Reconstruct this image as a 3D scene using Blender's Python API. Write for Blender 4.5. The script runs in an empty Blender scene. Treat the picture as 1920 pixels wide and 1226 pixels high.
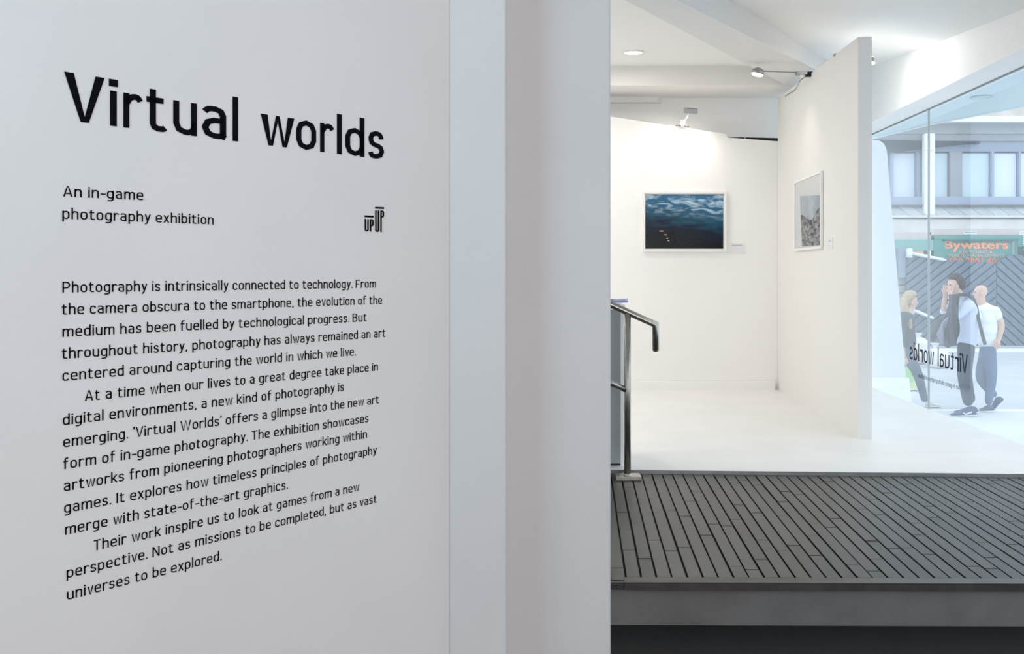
import bpy, bmesh, math, random
from mathutils import Vector, Matrix
random.seed(7)
S = bpy.context.scene
COL = S.collection
PI = math.pi
# ------------------------------------------------------------------ camera, sky, lights, exposure
F, CX, HY, CZ = 1800.0, 960.0, 508.0, 1.60       # focal length in px of a 1920 wide frame, horizon row, eye height
cam = bpy.data.cameras.new('camera'); co = bpy.data.objects.new('camera', cam); COL.objects.link(co)
co.location = (0, 0, CZ); co.rotation_euler = (PI/2, 0, 0)
cam.sensor_width = 36; cam.lens = F/1920*36; cam.shift_y = -(613-HY)/1920; cam.clip_end = 400
S.camera = co
S.view_settings.view_transform = 'Standard'; S.view_settings.look = 'None'
S.view_settings.gamma = 1; S.view_settings.exposure = 0.0; S.view_settings.use_curve_mapping = False
S.cycles.max_bounces = 12; S.cycles.diffuse_bounces = 7; S.cycles.glossy_bounces = 4; S.cycles.transparent_max_bounces = 12
W = bpy.data.worlds.new('world'); S.world = W; W.use_nodes = True
wb = W.node_tree.nodes['Background']; wb.inputs[0].default_value = (0.84, 0.915, 1.0, 1); wb.inputs[1].default_value = 1.95

def area_light(name, loc, target, sx, sy, power, color=(1,1,1), spread=PI):
    l = bpy.data.lights.new(name, 'AREA'); l.shape = 'RECTANGLE'; l.size = sx; l.size_y = sy
    l.energy = power; l.color = color; l.spread = spread
    o = bpy.data.objects.new(name, l); COL.objects.link(o); o.location = loc
    o.rotation_euler = (Vector(target)-Vector(loc)).to_track_quat('-Z', 'Y').to_euler()
    return o
def spot(name, loc, target, power, color=(1,.95,.86), size=70, blend=.9, r=.04):
    l = bpy.data.lights.new(name, 'SPOT'); l.energy = power; l.color = color
    l.spot_size = math.radians(size); l.spot_blend = blend; l.shadow_soft_size = r
    o = bpy.data.objects.new(name, l); COL.objects.link(o); o.location = loc
    o.rotation_euler = (Vector(target)-Vector(loc)).to_track_quat('-Z', 'Y').to_euler()
    return o
# daylight from the glazed street doors behind and left of the camera
area_light('doorway_daylight', (1.7, -1.9, 1.8), (-0.5, 1.7, 1.5), 1.8, 2.2, 71, (1.0, 0.94, 0.92))
area_light('side_door_daylight', (-1.35, -.45, 2.45), (-1.0, 1.15, 2.2), .8, 1.0, 6.5, (0.50, 0.86, 1.0), spread=math.radians(85))
# added fill disks under the gallery ceiling, unseen, to brighten the room
for fill_x, fill_y in ((-.6, 6.2), (-.4, 7.6), (-.9, 8.6), (.1, 6.4), (.2, 8.3)):
    fill_l = bpy.data.lights.new('gallery_fill_disk', 'AREA'); fill_l.shape = 'DISK'; fill_l.size = .2; fill_l.energy = 8.6; fill_l.color = (1, .96, .90)
    fill_o = bpy.data.objects.new('gallery_fill_disk', fill_l); COL.objects.link(fill_o); fill_o.location = (fill_x, fill_y, CZ+1.84)

# ------------------------------------------------------------------ helpers
def P(px, py, Y):
    return Vector(((px-CX)/F*Y, Y, CZ+(HY-py)/F*Y))
def hz(py, Y): return CZ+(HY-py)/F*Y

_m = {}
def mat(name, col, rough=.6, metal=0, spec=.5, noise=0, nscale=20, bump=0, bscale=60, emit=None, estr=0, col2=None, alpha=1):
    if name in _m: return _m[name]
    m = bpy.data.materials.new(name); m.use_nodes = True; nt = m.node_tree; b = nt.nodes['Principled BSDF']
    c = (*col, 1) if len(col) == 3 else col
    b.inputs['Base Color'].default_value = c; b.inputs['Roughness'].default_value = rough
    b.inputs['Metallic'].default_value = metal; b.inputs['Specular IOR Level'].default_value = spec
    tc = nt.nodes.new('ShaderNodeTexCoord')
    if noise or col2:
        n = nt.nodes.new('ShaderNodeTexNoise'); n.inputs['Scale'].default_value = nscale; n.inputs['Detail'].default_value = 5
        nt.links.new(tc.outputs['Object'], n.inputs['Vector'])
        mx = nt.nodes.new('ShaderNodeMix'); mx.data_type = 'RGBA'
        c2 = (*col2, 1) if col2 else tuple(max(0, v*(1-noise)) for v in c[:3])+(1,)
        mx.inputs['A'].default_value = c; mx.inputs['B'].default_value = c2
        r = nt.nodes.new('ShaderNodeMapRange'); r.inputs['From Min'].default_value = .35; r.inputs['From Max'].default_value = .65
        nt.links.new(n.outputs['Fac'], r.inputs['Value']); nt.links.new(r.outputs[0], mx.inputs['Factor'])
        nt.links.new(mx.outputs['Result'], b.inputs['Base Color'])
    if bump:
        n2 = nt.nodes.new('ShaderNodeTexNoise'); n2.inputs['Scale'].default_value = bscale; n2.inputs['Detail'].default_value = 4
        nt.links.new(tc.outputs['Object'], n2.inputs['Vector'])
        bp = nt.nodes.new('ShaderNodeBump'); bp.inputs['Strength'].default_value = bump; bp.inputs['Distance'].default_value = .01
        nt.links.new(n2.outputs['Fac'], bp.inputs['Height']); nt.links.new(bp.outputs[0], b.inputs['Normal'])
    if emit:
        b.inputs['Emission Color'].default_value = (*emit, 1); b.inputs['Emission Strength'].default_value = estr
    _m[name] = m; return m

def new_obj(name, verts, faces, m, parent=None, smooth=False):
    me = bpy.data.meshes.new(name); me.from_pydata([tuple(v) for v in verts], [], faces); me.update()
    o = bpy.data.objects.new(name, me); COL.objects.link(o)
    if m: me.materials.append(m)
    if smooth:
        for p in me.polygons: p.use_smooth = True
    if parent is not None: o.parent = parent
    return o
def bm_obj(name, bm, m, parent=None, smooth=False):
    bmesh.ops.recalc_face_normals(bm, faces=bm.faces)
    me = bpy.data.meshes.new(name); bm.to_mesh(me); bm.free()
    o = bpy.data.objects.new(name, me); COL.objects.link(o)
    if m: me.materials.append(m)
    if smooth:
        for p in me.polygons: p.use_smooth = True
    if parent is not None: o.parent = parent
    return o
def prism_bm(pts, z0, z1, bm=None):
    """vertical prism from an xy outline; z0 / z1 are numbers or per-vertex lists"""
    bm = bm or bmesh.new(); n = len(pts)
    a = z0 if isinstance(z0, (list, tuple)) else [z0]*n
    b = z1 if isinstance(z1, (list, tuple)) else [z1]*n
    lo = [bm.verts.new((p[0], p[1], a[i])) for i, p in enumerate(pts)]
    hi = [bm.verts.new((p[0], p[1], b[i])) for i, p in enumerate(pts)]
    bm.faces.new(lo[::-1]); bm.faces.new(hi)
    for i in range(n): bm.faces.new((lo[i], lo[(i+1) % n], hi[(i+1) % n], hi[i]))
    return bm
def prism(name, pts, z0, z1, m, parent=None, bevel=0):
    bm = prism_bm(pts, z0, z1)
    if bevel: bmesh.ops.bevel(bm, geom=bm.edges[:], offset=bevel, segments=2, affect='EDGES', profile=.6)
    return bm_obj(name, bm, m, parent)
def box_bm(x0, x1, y0, y1, z0, z1, bm=None):
    return prism_bm([(x0, y0), (x1, y0), (x1, y1), (x0, y1)], z0, z1, bm)
def box(name, x0, x1, y0, y1, z0, z1, m, parent=None, bevel=0):
    return prism(name, [(x0, y0), (x1, y0), (x1, y1), (x0, y1)], z0, z1, m, parent, bevel)
def wall_seg(name, a, b, th, z0, z1, m, parent=None, bevel=0):
    """vertical wall whose visible face runs a->b; thickness th to the left of a->b"""
    a = Vector(a); b = Vector(b); d = (b-a).normalized(); n = Vector((-d.y, d.x))*th
    return prism(name, [a, b, b+n, a+n], z0, z1, m, parent, bevel)
def tube(name, pts, r, m, parent=None, res=10, closed=False, caps=True):
    """swept tube with mitred joints"""
    bm = bmesh.new(); pts = [Vector(p) for p in pts]; rings = []; n = len(pts)
    rr = r if isinstance(r, (list, tuple)) else [r]*n
    ref = Vector((0.0123, 0.999, 0.02))
    for i, p in enumerate(pts):
        if i == 0: t = (pts[1]-p).normalized(); sc = 1
        elif i == n-1: t = (p-pts[i-1]).normalized(); sc = 1
        else:
            t1 = (p-pts[i-1]).normalized(); t2 = (pts[i+1]-p).normalized(); t = (t1+t2).normalized(); sc = 1/max(.3, t.dot(t1))
        u = ref.cross(t)
        if u.length < .05: u = Vector((1, 0, 0)).cross(t)
        u.normalize(); v = t.cross(u).normalized()
        ring = []
        for k in range(res):
            an = 2*PI*k/res
            ring.append(bm.verts.new(p+(u*math.cos(an)*sc+v*math.sin(an))*rr[i]))
        rings.append(ring)
    for i in range(n-1):
        for k in range(res):
            bm.faces.new((rings[i][k], rings[i][(k+1) % res], rings[i+1][(k+1) % res], rings[i+1][k]))
    if caps: bm.faces.new(rings[0][::-1]); bm.faces.new(rings[-1])
    return bm_obj(name, bm, m, parent, smooth=True)
def lathe(name, prof, loc, m, parent=None, n=32, axis=None, smooth=True):
    bm = bmesh.new(); rings = []
    for (r, z) in prof:
        if r < 1e-6: rings.append([bm.verts.new((0, 0, z))])
        else: rings.append([bm.verts.new((r*math.cos(2*PI*k/n), r*math.sin(2*PI*k/n), z)) for k in range(n)])
    for a, b in zip(rings, rings[1:]):
        for k in range(n):
            A = a[k % len(a)]; B = a[(k+1) % len(a)]; C = b[(k+1) % len(b)]; D = b[k % len(b)]
            vs = []
            for v in (A, B, C, D):
                if v not in vs: vs.append(v)
            if len(vs) > 2: bm.faces.new(vs)
    if axis is not None:
        bmesh.ops.transform(bm, matrix=Vector(axis).to_track_quat('Z', 'Y').to_matrix().to_4x4(), verts=bm.verts)
    bmesh.ops.translate(bm, vec=Vector(loc), verts=bm.verts)
    return bm_obj(name, bm, m, parent, smooth=smooth)
def thing(name, label, cat, group=None, loc=(0, 0, 0)):
    o = bpy.data.objects.new(name, None); COL.objects.link(o); o.empty_display_size = .1
    o['label'] = label; o['category'] = cat
    if group: o['group'] = group
    o.location = loc
    bpy.context.view_layer.update()
    return o
def tag(o, label, cat, group=None, kind=None):
    o['label'] = label; o['category'] = cat
    if group: o['group'] = group
    if kind: o['kind'] = kind
    return o
def struct(o, label=None, cat=None):
    o['kind'] = 'structure'
    if label: o['label'] = label
    if cat: o['category'] = cat
    return o
def rebase(root, base):
    """move an empty to its thing's base while its parts stay put"""
    base = Vector(base); root.location = base
    for c in root.children:
        c.location = c.location-base
def empty_struct(name, label, cat):
    o = bpy.data.objects.new(name, None); COL.objects.link(o); struct(o, label, cat); return o

# ------------------------------------------------------------------ materials
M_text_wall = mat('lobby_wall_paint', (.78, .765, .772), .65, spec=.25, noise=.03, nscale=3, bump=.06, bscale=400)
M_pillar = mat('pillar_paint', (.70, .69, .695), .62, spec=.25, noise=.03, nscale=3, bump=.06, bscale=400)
M_white = mat('gallery_white', (.925, .92, .91), .6, spec=.2, noise=.015, nscale=2)
M_ceil = mat('ceiling_white', (.86, .86, .85), .8, spec=.1)
M_floor = mat('white_floor_paint', (.84, .835, .825), .38, spec=.3, noise=.04, nscale=2.5)
M_steel = mat('brushed_steel', (.42, .41, .38), .28, metal=1, noise=.15, nscale=30)
M_steel_dark = mat('dark_metal_trim', (.16, .155, .15), .38, metal=.85, noise=.2, nscale=15)
M_trimtop = mat('grey_metal_trim', (.30, .31, .32), .4, metal=.7, noise=.15, nscale=12)
M_black = mat('matte_black', (.006, .006, .007), .8)
M_vinyl = mat('black_vinyl', (.003, .003, .006), .8, spec=.08)
M_riser = mat('grey_render', (.19, .188, .186), .8, noise=.15, nscale=8, bump=.2, bscale=150)
M_mat = mat('black_coir_mat', (.006, .006, .006), .95, noise=.5, nscale=90, bump=.6, bscale=200)
M_grout = mat('dark_grout', (.006, .006, .006), .9)
M_frame = mat('white_frame', (.88, .88, .87), .4)
M_matboard = mat('mat_board', (.86, .86, .86), .7)
M_counter = mat('counter_grey', (.36, .385, .385), .5, noise=.05, nscale=5)
M_chrome = mat('lamp_grey', (.33, .33, .34), .35, metal=.6)
M_lampglow = mat('lamp_glow', (1, .98, .93), .5, emit=(1, .98, .92), estr=4)
M_downglow = mat('downlight_glow', (.9, .9, .85), .5, emit=(1, .97, .9), estr=.62)
M_card = mat('white_card', (.80, .80, .84), .6)
M_cardink = mat('card_ink', (.35, .35, .42), .6)

def tile_mat(i):
    base = [(.034, .033, .031), (.043, .042, .039), (.027, .027, .026), (.053, .052, .049)][i]
    m = mat('slate_tile_%s' % 'abcd'[i], base, .27, spec=.75, noise=.5, nscale=170, bump=.4, bscale=230)
    return m
TM = [tile_mat(i) for i in range(4)]

def glass_mat():
    m = bpy.data.materials.new('clear_glass'); m.use_nodes = True; nt = m.node_tree; nt.nodes.clear()
    out = nt.nodes.new('ShaderNodeOutputMaterial'); tr = nt.nodes.new('ShaderNodeBsdfTransparent'); gl = nt.nodes.new('ShaderNodeBsdfGlossy')
    tr.inputs[0].default_value = (.95, .975, .98, 1); gl.inputs['Roughness'].default_value = 0.01
    gl.inputs[0].default_value = (.94, .975, 1, 1)
    fr = nt.nodes.new('ShaderNodeFresnel'); fr.inputs[0].default_value = 1.52
    ge = nt.nodes.new('ShaderNodeNewGeometry')
    inv = nt.nodes.new('ShaderNodeMath'); inv.operation = 'SUBTRACT'; inv.inputs[0].default_value = 1.0
    mu = nt.nodes.new('ShaderNodeMath'); mu.operation = 'MULTIPLY'; mu.inputs[1].default_value = 1.9; mu.use_clamp = True
    m2 = nt.nodes.new('ShaderNodeMath'); m2.operation = 'MULTIPLY'
    mx = nt.nodes.new('ShaderNodeMixShader')
    nt.links.new(fr.outputs[0], mu.inputs[0]); nt.links.new(ge.outputs['Backfacing'], inv.inputs[1])
    nt.links.new(mu.outputs[0], m2.inputs[0]); nt.links.new(inv.outputs[0], m2.inputs[1])
    nt.links.new(m2.outputs[0], mx.inputs[0]); nt.links.new(tr.outputs[0], mx.inputs[1]); nt.links.new(gl.outputs[0], mx.inputs[2])
    nt.links.new(mx.outputs[0], out.inputs[0]); return m
M_glass = glass_mat()

# ------------------------------------------------------------------ the setting: lobby
ZL, ZT, ZP, ZW, ZS = 0.0, CZ-1.325, CZ-1.16, CZ-1.14, CZ-1.82   # lobby floor, tread, tiles, white floor, street
WD = Vector((.825, 1)).normalized()                 # run of the text wall, seen from above
WA = Vector((-.144, 2.2))                           # its far end
WN = Vector((WD.y, -WD.x))                          # out of its face
a = WA-WD*5.2
struct(wall_seg('wall_left', a, WA, .14, ZL, 3.5, M_text_wall), 'smooth pale grey wall carrying the black exhibition text')
B = Vector((-.0146, 2.185))
pts = [WA+WN*-.0, B, (B.x+.006, 2.42), (.2435, 2.42), (.2445, 2.455), (.2445, 2.72), (-.5, 2.72), (-.5, 2.3)]
bmp = prism_bm([WA, B, (B.x+.004, 2.47), (-.4, 2.47)], ZL, 3.5)
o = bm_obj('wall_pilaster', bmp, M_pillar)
bev = o.modifiers.new('bevel', 'BEVEL'); bev.width = .006; bev.segments = 3; bev.limit_method = 'ANGLE'
struct(o, 'narrow upright pilaster at the right end of the text wall')
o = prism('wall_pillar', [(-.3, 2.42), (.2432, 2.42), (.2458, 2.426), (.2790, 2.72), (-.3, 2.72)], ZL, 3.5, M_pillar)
struct(o, 'broad pale pillar between the text wall and the gallery opening')
struct(box('floor_lobby', -3.6, 4.2, -3, 3.0, -.12, ZL, M_mat), 'dark lobby floor before the steps')
struct(box('wall_rear', -3.6, 4.2, -3.12, -3, ZL, 3.5, M_text_wall))
struct(box('ceiling_lobby', -3.6, 3.15, -3.1, 3.6, 3.5, 3.6, M_ceil))
# lower tread, its dark mat, riser and the tiled landing
Y_N, SL_N = 3.575, -.010                              # nosing front edge
def yn(x, off=0): return Y_N+off+SL_N*(x-.42)
XR0 = 3.3
struct(prism('floor_tread', [(-1.2, 3.0), (XR0, 3.0), (XR0, yn(XR0, .05)), (-1.2, yn(-1.2, .05))], ZL, ZT, M_mat), 'black matted step below the tiled landing')
struct(prism('riser_wall', [(-1.2, yn(-1.2, .02)), (XR0, yn(XR0, .02)), (XR0, yn(XR0, .2)), (-1.2, yn(-1.2, .2))], ZT, ZP-.029, M_riser), 'grey rendered step riser')
ye = lambda x, off=0: 5.50-.047*(x-.746)+off           # front edge of the white floor
land = empty_struct('floor_landing', 'dark grey landing paved with long narrow slate strips', 'floor')
prism('bed', [(-1.2, yn(-1.2, .03)), (XR0, yn(XR0, .03)), (XR0, ye(XR0, -.005)), (-1.2, ye(-1.2, -.005))], ZT-.1, ZP-.012, M_grout, land)
TX0, PW, TS = .431, .0584, .0722
cross = {0: 3.72, 1: 4.36, 2: 4.12, 3: 4.62}
JN = []
def jx(k, y): return TX0+PW*k+TS*(y-3.644)
gap = .0075
tile_n = 0
starts = [3.715, 3.92, 4.13, 3.78, 4.05, 3.86, 4.22, 4.0]
for k in range(-6, 44):
    y0f = yn(jx(k, 3.6), .028); y1f = ye(jx(k, 5.4), -.006)
    if k >= 0: y0f = yn(jx(k, 3.6), .064)
    s = starts[(k*5) % 8]+random.uniform(-.03, .03)
    cuts = [y0f]; y = s
    if y-y0f < .06: y += .30
    while y < y1f-.07: cuts.append(y); y += random.choice([.63, .64, .63])+random.uniform(-.01, .01)
    cuts.append(y1f)
    wj = random.uniform(-.0008, .0012)
    for c0, c1 in zip(cuts, cuts[1:]):
        p0 = c0+(.0028 if c0 != y0f else 0); p1 = c1-(.0028 if c1 != y1f else 0)
        g0, g1 = gap/2+max(0, random.gauss(0, .0006)), gap/2+max(0, random.gauss(0, .0006))
        dz = random.uniform(-.0008, .0008)
        o = prism('tile', [(jx(k, p0)+g0+wj, p0), (jx(k+1, p0)-g1+wj, p0), (jx(k+1, p1)-g1+wj, p1), (jx(k, p1)+g0+wj, p1)], ZP-.011, ZP+dz,
                  random.choice(TM), land)
        tile_n += 1
# nosing strip in dark metal
n0 = .42
nos = empty_struct('trim_nosing', 'dark metal nosing along the landing edge', 'trim')
prism('nosing_face', [(n0, yn(n0)), (XR0, yn(XR0)), (XR0, yn(XR0, .006)), (n0, yn(n0, .006))], ZP-.029, ZP-.0035, M_steel_dark, nos)
prism('nosing_top', [(n0, yn(n0, -.001)), (XR0, yn(XR0, -.001)), (XR0, yn(XR0, .060)), (n0, yn(n0, .060))], ZP-.0035, ZP+.001, mat('nosing_top_metal', (.12, .118, .112), .42, metal=.8, noise=.2, nscale=14), nos)
struct(prism('trim_nosing_end', [(-1.2, yn(-1.2, .004)), (n0-.001, yn(n0, .004)), (n0-.001, yn(n0, .022)), (-1.2, yn(-1.2, .022))], ZP-.028, ZP-.001, TM[2]), 'plain dark tile edge left of the metal nosing')
# ------------------------------------------------------------------ the setting: gallery
GX = lambda y, off=0: 3.0+.0556*y+off                  # inner face of the shop glazing
prism_pts = lambda y0, y1, x0: [(x0, ye(x0, 0) if y0 is None else y0), (GX(5.4), ye(GX(5.4)) if y0 is None else y0), (GX(y1), y1), (x0, y1)]
seam = lambda x: 6.11-.047*(x-1.2)
struct(prism('floor_white_front', [(-1.4, ye(-1.4)), (GX(5.4), ye(GX(5.4))), (GX(6.0), seam(GX(6.0))-.0018), (-1.4, seam(-1.4)-.0018)], ZP-.1, ZW, M_floor), 'white painted front strip of the gallery floor')
struct(prism('floor_white', [(-1.4, seam(-1.4)), (GX(6.0), seam(GX(6.0))), (GX(9.75), 9.75), (-1.4, 9.75)], ZP-.1, ZW, M_floor), 'white painted gallery floor')
struct(prism('trim_floor_edge', [(-1.4, ye(-1.4, -.006)), (GX(5.38), ye(GX(5.38), -.006)), (GX(5.38), ye(GX(5.38), -.0005)), (-1.4, ye(-1.4, -.0005))], ZP-.01, ZW-.001, M_trimtop), 'grey metal edge strip between slate and white floor')
struct(box('wall_gallery_left', -1.52, -1.4, 2.72, 9.75, ZP-.1, 3.46, M_white))
struct(box('wall_gallery_back', -1.4, 3.54, 9.54, 9.66, ZW-.1, 3.6, M_white), 'back wall of the gallery above the display panels')
struct(box('baseboard_back', -1.4, 2.52, 9.20, 9.245, ZW, ZW+.085, M_white), 'low white skirting along the display wall', )
# ceiling with a gentle fall toward the glazing
HC = CZ+1.90
BX = lambda y, off=0: 2.76+.0556*y+off                 # bulkhead inner face
rows = [3.6, 5.0, 5.78, 6.67, 7.76, 8.7, 9.6]
hr = [1.40, 1.50, 1.57, 1.65, 1.75, 1.85, 1.90]
V = []; Fc = []
for y, h in zip(rows, hr):
    for x, z in ((-1.5, HC), (1.9, HC), (BX(y, -.55), HC-(HC-CZ-h)*.55), (BX(y, .02), CZ+h)): V.append((x, y, z))
for r in range(len(rows)-1):
    for c in range(3):
        i = r*4+c; Fc.append((i, i+1, i+5, i+4))
nV = len(V)
V += [(x, y, z+.12) for x, y, z in V]; Fc += [tuple(j+nV for j in f[::-1]) for f in Fc]
o = new_obj('ceiling', V, Fc, M_ceil, smooth=True); struct(o, 'white gallery ceiling')
bmq = prism_bm([(BX(1.5), 1.5), (BX(9.6), 9.6), (GX(9.6, .06), 9.6), (GX(1.5, .06), 1.5)], CZ+1.34, CZ+2.2)
struct(bm_obj('wall_bulkhead', bmq, M_white), 'white bulkhead above the shop glazing')
# diagonal beam and rear dropped band
HB = 1.72
def up(px, py, h): y = h*F/(HY-py); return Vector(((px-CX)/F*y, y))
e2a, e2b, e1a, e1b = up(1268, 0, HB), up(1530, 130, HB), up(1172, 0, HB), up(1395, 118, HB)
d2 = (e2b-e2a).normalized(); d1 = (e1b-e1a).normalized()
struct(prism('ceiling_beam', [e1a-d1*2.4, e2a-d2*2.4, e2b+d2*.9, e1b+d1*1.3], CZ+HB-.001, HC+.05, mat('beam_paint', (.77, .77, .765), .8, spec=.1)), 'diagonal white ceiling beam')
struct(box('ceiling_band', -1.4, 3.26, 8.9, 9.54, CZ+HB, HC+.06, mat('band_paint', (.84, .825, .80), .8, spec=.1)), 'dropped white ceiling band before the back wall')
p = P(1237, 190, 9.3)
struct(prism('ceiling_boxing', [(-1.4, 9.47), (p.x, 9.47), (p.x+.06, 9.54), (-1.4, 9.54)], CZ+HB-.055, CZ+HB, M_ceil), 'low boxing in the rear ceiling corner')
# shop glazing
panes = [(9.42, 7.945), (7.935, 5.1), (5.09, 3.3), (3.29, 1.5)]
gl = empty_struct('window_1', 'tall frameless shop window glazing onto the street', 'window')
for y1, y0 in panes:
    prism('pane', [(GX(y0), y0), (GX(y0, .012), y0), (GX(y1, .012), y1), (GX(y1), y1)], ZW-.02, CZ+1.345, M_glass, gl)
prism('glazing_joint', [(GX(7.935, -.002), 7.935), (GX(7.935, .014), 7.935), (GX(7.945, .014), 7.945), (GX(7.945, -.002), 7.945)], ZW, CZ+1.345,
      mat('grey_silicone', (.50, .56, .58), .5), gl)
prism('head_channel', [(GX(1.5, -.006), 1.5), (GX(9.5, -.006), 9.5), (GX(9.5, .016), 9.5), (GX(1.5, .016), 1.5)], CZ+1.333, CZ+1.341, mat('channel_grey', (.22, .25, .26), .5), gl)
struct(box('wall_lobby_right', 3.12, 3.3, -3, 1.5, ZL, 3.5, M_text_wall))
struct(prism('wall_glazing_plinth', [(GX(1.4, .002), 1.4), (GX(9.75, .002), 9.75), (GX(9.75, .03), 9.75), (GX(1.4, .03), 1.4)], ZS, ZW-.02, M_white))
# tapered white fin outside the end of the glazing, and the canopy soffit over it
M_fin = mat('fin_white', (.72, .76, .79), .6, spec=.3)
Yf = 9.8
a0 = P(1661, 262, Yf); a1 = P(1701, 735, Yf)
k_ = (a1.x-a0.x)/(a1.z-a0.z); xb = a0.x+k_*(ZS-a0.z); xm = a0.x+k_*(hz(708, Yf)-a0.z)
zt = CZ+1.335
def fin(name, outline, y0, y1, m):
    bm = bmesh.new(); A = [bm.verts.new((x, y0, z)) for x, z in outline]; Bv = [bm.verts.new((x, y1, z)) for x, z in outline]
    bm.faces.new(A); bm.faces.new(Bv[::-1]); n = len(A)
    for i in range(n): bm.faces.new((A[i], Bv[i], Bv[(i+1) % n], A[(i+1) % n]))
    return bm_obj(name, bm, m)
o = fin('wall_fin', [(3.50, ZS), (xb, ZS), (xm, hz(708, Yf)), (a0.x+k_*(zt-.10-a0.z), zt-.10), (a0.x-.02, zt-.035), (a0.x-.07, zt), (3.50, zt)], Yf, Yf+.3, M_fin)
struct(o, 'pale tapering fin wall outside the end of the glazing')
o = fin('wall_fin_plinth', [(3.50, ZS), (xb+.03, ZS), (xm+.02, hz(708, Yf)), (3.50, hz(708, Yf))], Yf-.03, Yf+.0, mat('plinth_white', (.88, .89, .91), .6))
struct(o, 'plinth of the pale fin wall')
M_soff = mat('canopy_soffit', (.66, .80, .84), .6)
sof = [(GX(9.9), 10.1), (3.56, 10.1), (3.65, 9.57), (3.80, 8.8), (4.16, 7.81), (4.66, 6.2), (GX(6.2), 6.2)]
o = prism('ceiling_canopy', sof, CZ+1.345, CZ+1.62, M_soff); struct(o, 'pale blue canopy soffit outside the glazing')
ed = [(3.56, 10.1), (3.65, 9.57), (3.80, 8.8), (4.16, 7.81), (4.66, 6.2)]
o = prism('trim_canopy_edge', ed+[(x+.035, y) for x, y in ed[::-1]], CZ+1.335, CZ+1.63, mat('canopy_edge', (.84, .9, .93), .6)); struct(o, 'pale drip edge of the canopy')
lathe('canopy_light', [(0, 0), (.07, 0), (.08, -.01), (.06, -.012), (0, -.006)], (P(1852, 185, 7.4).x-.05, 7.4, CZ+1.345), mat('soffit_fitting', (.55, .68, .7), .5))
tag(bpy.data.objects['canopy_light'], 'small round fitting in the pale blue canopy soffit outside', 'light')

# ------------------------------------------------------------------ ceiling downlights
def downlight(x, y, z, r, label, power):
    t = thing('downlight', label, 'ceiling light', 'recessed ceiling downlights')
    lathe('trim_ring', [(r*.80, .0), (r*.84, -.010), (r*.97, -.010), (r, -.002), (r, .0)], (x, y, z), mat('ring_white', (.80, .81, .80), .4), t)
    lathe('reflector', [(r*.82, .0), (r*.5, -.004), (0, -.004)], (x, y, z-.002), M_downglow, t)
    for k in range(4):
        an = PI/4+k*PI/2
        lathe('lamp', [(0, -.002), (r*.13, -.002), (r*.15, 0.0)], (x+r*.42*math.cos(an), y+r*.42*math.sin(an), z-.009), M_lampglow, t, n=10)
    rebase(t, (x, y, z))
    l = bpy.data.lights.new('downlight_beam', 'AREA'); l.shape = 'DISK'; l.size = r*1.4; l.energy = power; l.color = (1, .95, .87)
    lo = bpy.data.objects.new('downlight_beam', l); COL.objects.link(lo); lo.location = (x, y, z-.03)
p = P(1187, 98, 1.9*F/(HY-98)); downlight(p.x, p.y, HC, .098, 'round recessed downlight above the blue cloud picture, near the pillar', 3.5)
yy = 1.80*F/(HY-66); p = P(1646, 66, yy); downlight(p.x, yy, CZ+1.79, .122, 'large round recessed downlight just above the top corner of the white partition', 7)
yy = 1.9*F/(HY+4); p = P(1595, -4, yy); downlight(p.x, yy, HC-.002, .10, 'round recessed downlight cut off by the top of the view', 5)

# ------------------------------------------------------------------ display walls
wy = 9.25
def front_panel(name, x0, x1, y, t, z0, zt0, zt1, m):
    bm = prism_bm([(x0, y), (x1, y), (x1, y+t), (x0, y+t)], z0, [zt0, zt1, zt1, zt0]); return bm_obj(name, bm, m)
xa = P(1141, 218, wy).x; xb2 = P(1362, 250, wy).x
sl = (hz(246.5, wy)-hz(218, wy))/(P(1330, 0, wy).x-xa)
front = front_panel('display_wall', -1.4, xb2, wy, .07, ZW, hz(218, wy)+sl*(-1.4-xa), hz(218, wy)+sl*(xb2-xa), M_white)
tag(front, 'wide white display wall with a sloping top carrying the blue cloud picture', 'display wall')
xc = P(1456, 0, 9.26).x+.06
side = front_panel('display_panel', xb2, xc, wy+.0002, .05, ZW, hz(257.5, wy), hz(265.5, wy), M_white)
tag(side, 'narrow white display panel between the wide display wall and the partition', 'display wall')
# black strips standing in for the shadow gap above its top
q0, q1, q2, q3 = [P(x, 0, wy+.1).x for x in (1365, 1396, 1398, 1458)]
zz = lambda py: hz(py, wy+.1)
for nm, lab, (xl, xr, zl, zr) in (('shadow_gap_strip', 'short black sliver standing in for the shadow gap above the narrow display panel', (q0, q1, zz(257.4), zz(257.6)),),
                         ('shadow_gap_strip', 'longer black wedge standing in for the shadow gap above the narrow panel beside the partition', (q2, q3, zz(257.6), zz(259)))):
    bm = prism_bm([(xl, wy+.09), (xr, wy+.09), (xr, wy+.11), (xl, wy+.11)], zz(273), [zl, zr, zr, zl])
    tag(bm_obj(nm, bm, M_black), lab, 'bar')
# partition on the right
pa = Vector((2.358, 6.54)); pb = Vector((2.5625, 9.246)); pd = (pb-pa).normalized(); pn = Vector((pd.y, -pd.x))*.092
part = bm_obj('partition', prism_bm([pa, pa+pn, pb+pn, pb], ZW, [CZ+1.595, CZ+1.595, CZ+1.66, CZ+1.66]), mat('partition_white', (.83, .82, .80), .6, spec=.2))
tag(part, 'tall free-standing white partition with the mountain picture on its left face', 'partition')
PX = lambda y: pa.x+(y-pa.y)*pd.x/pd.y

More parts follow.
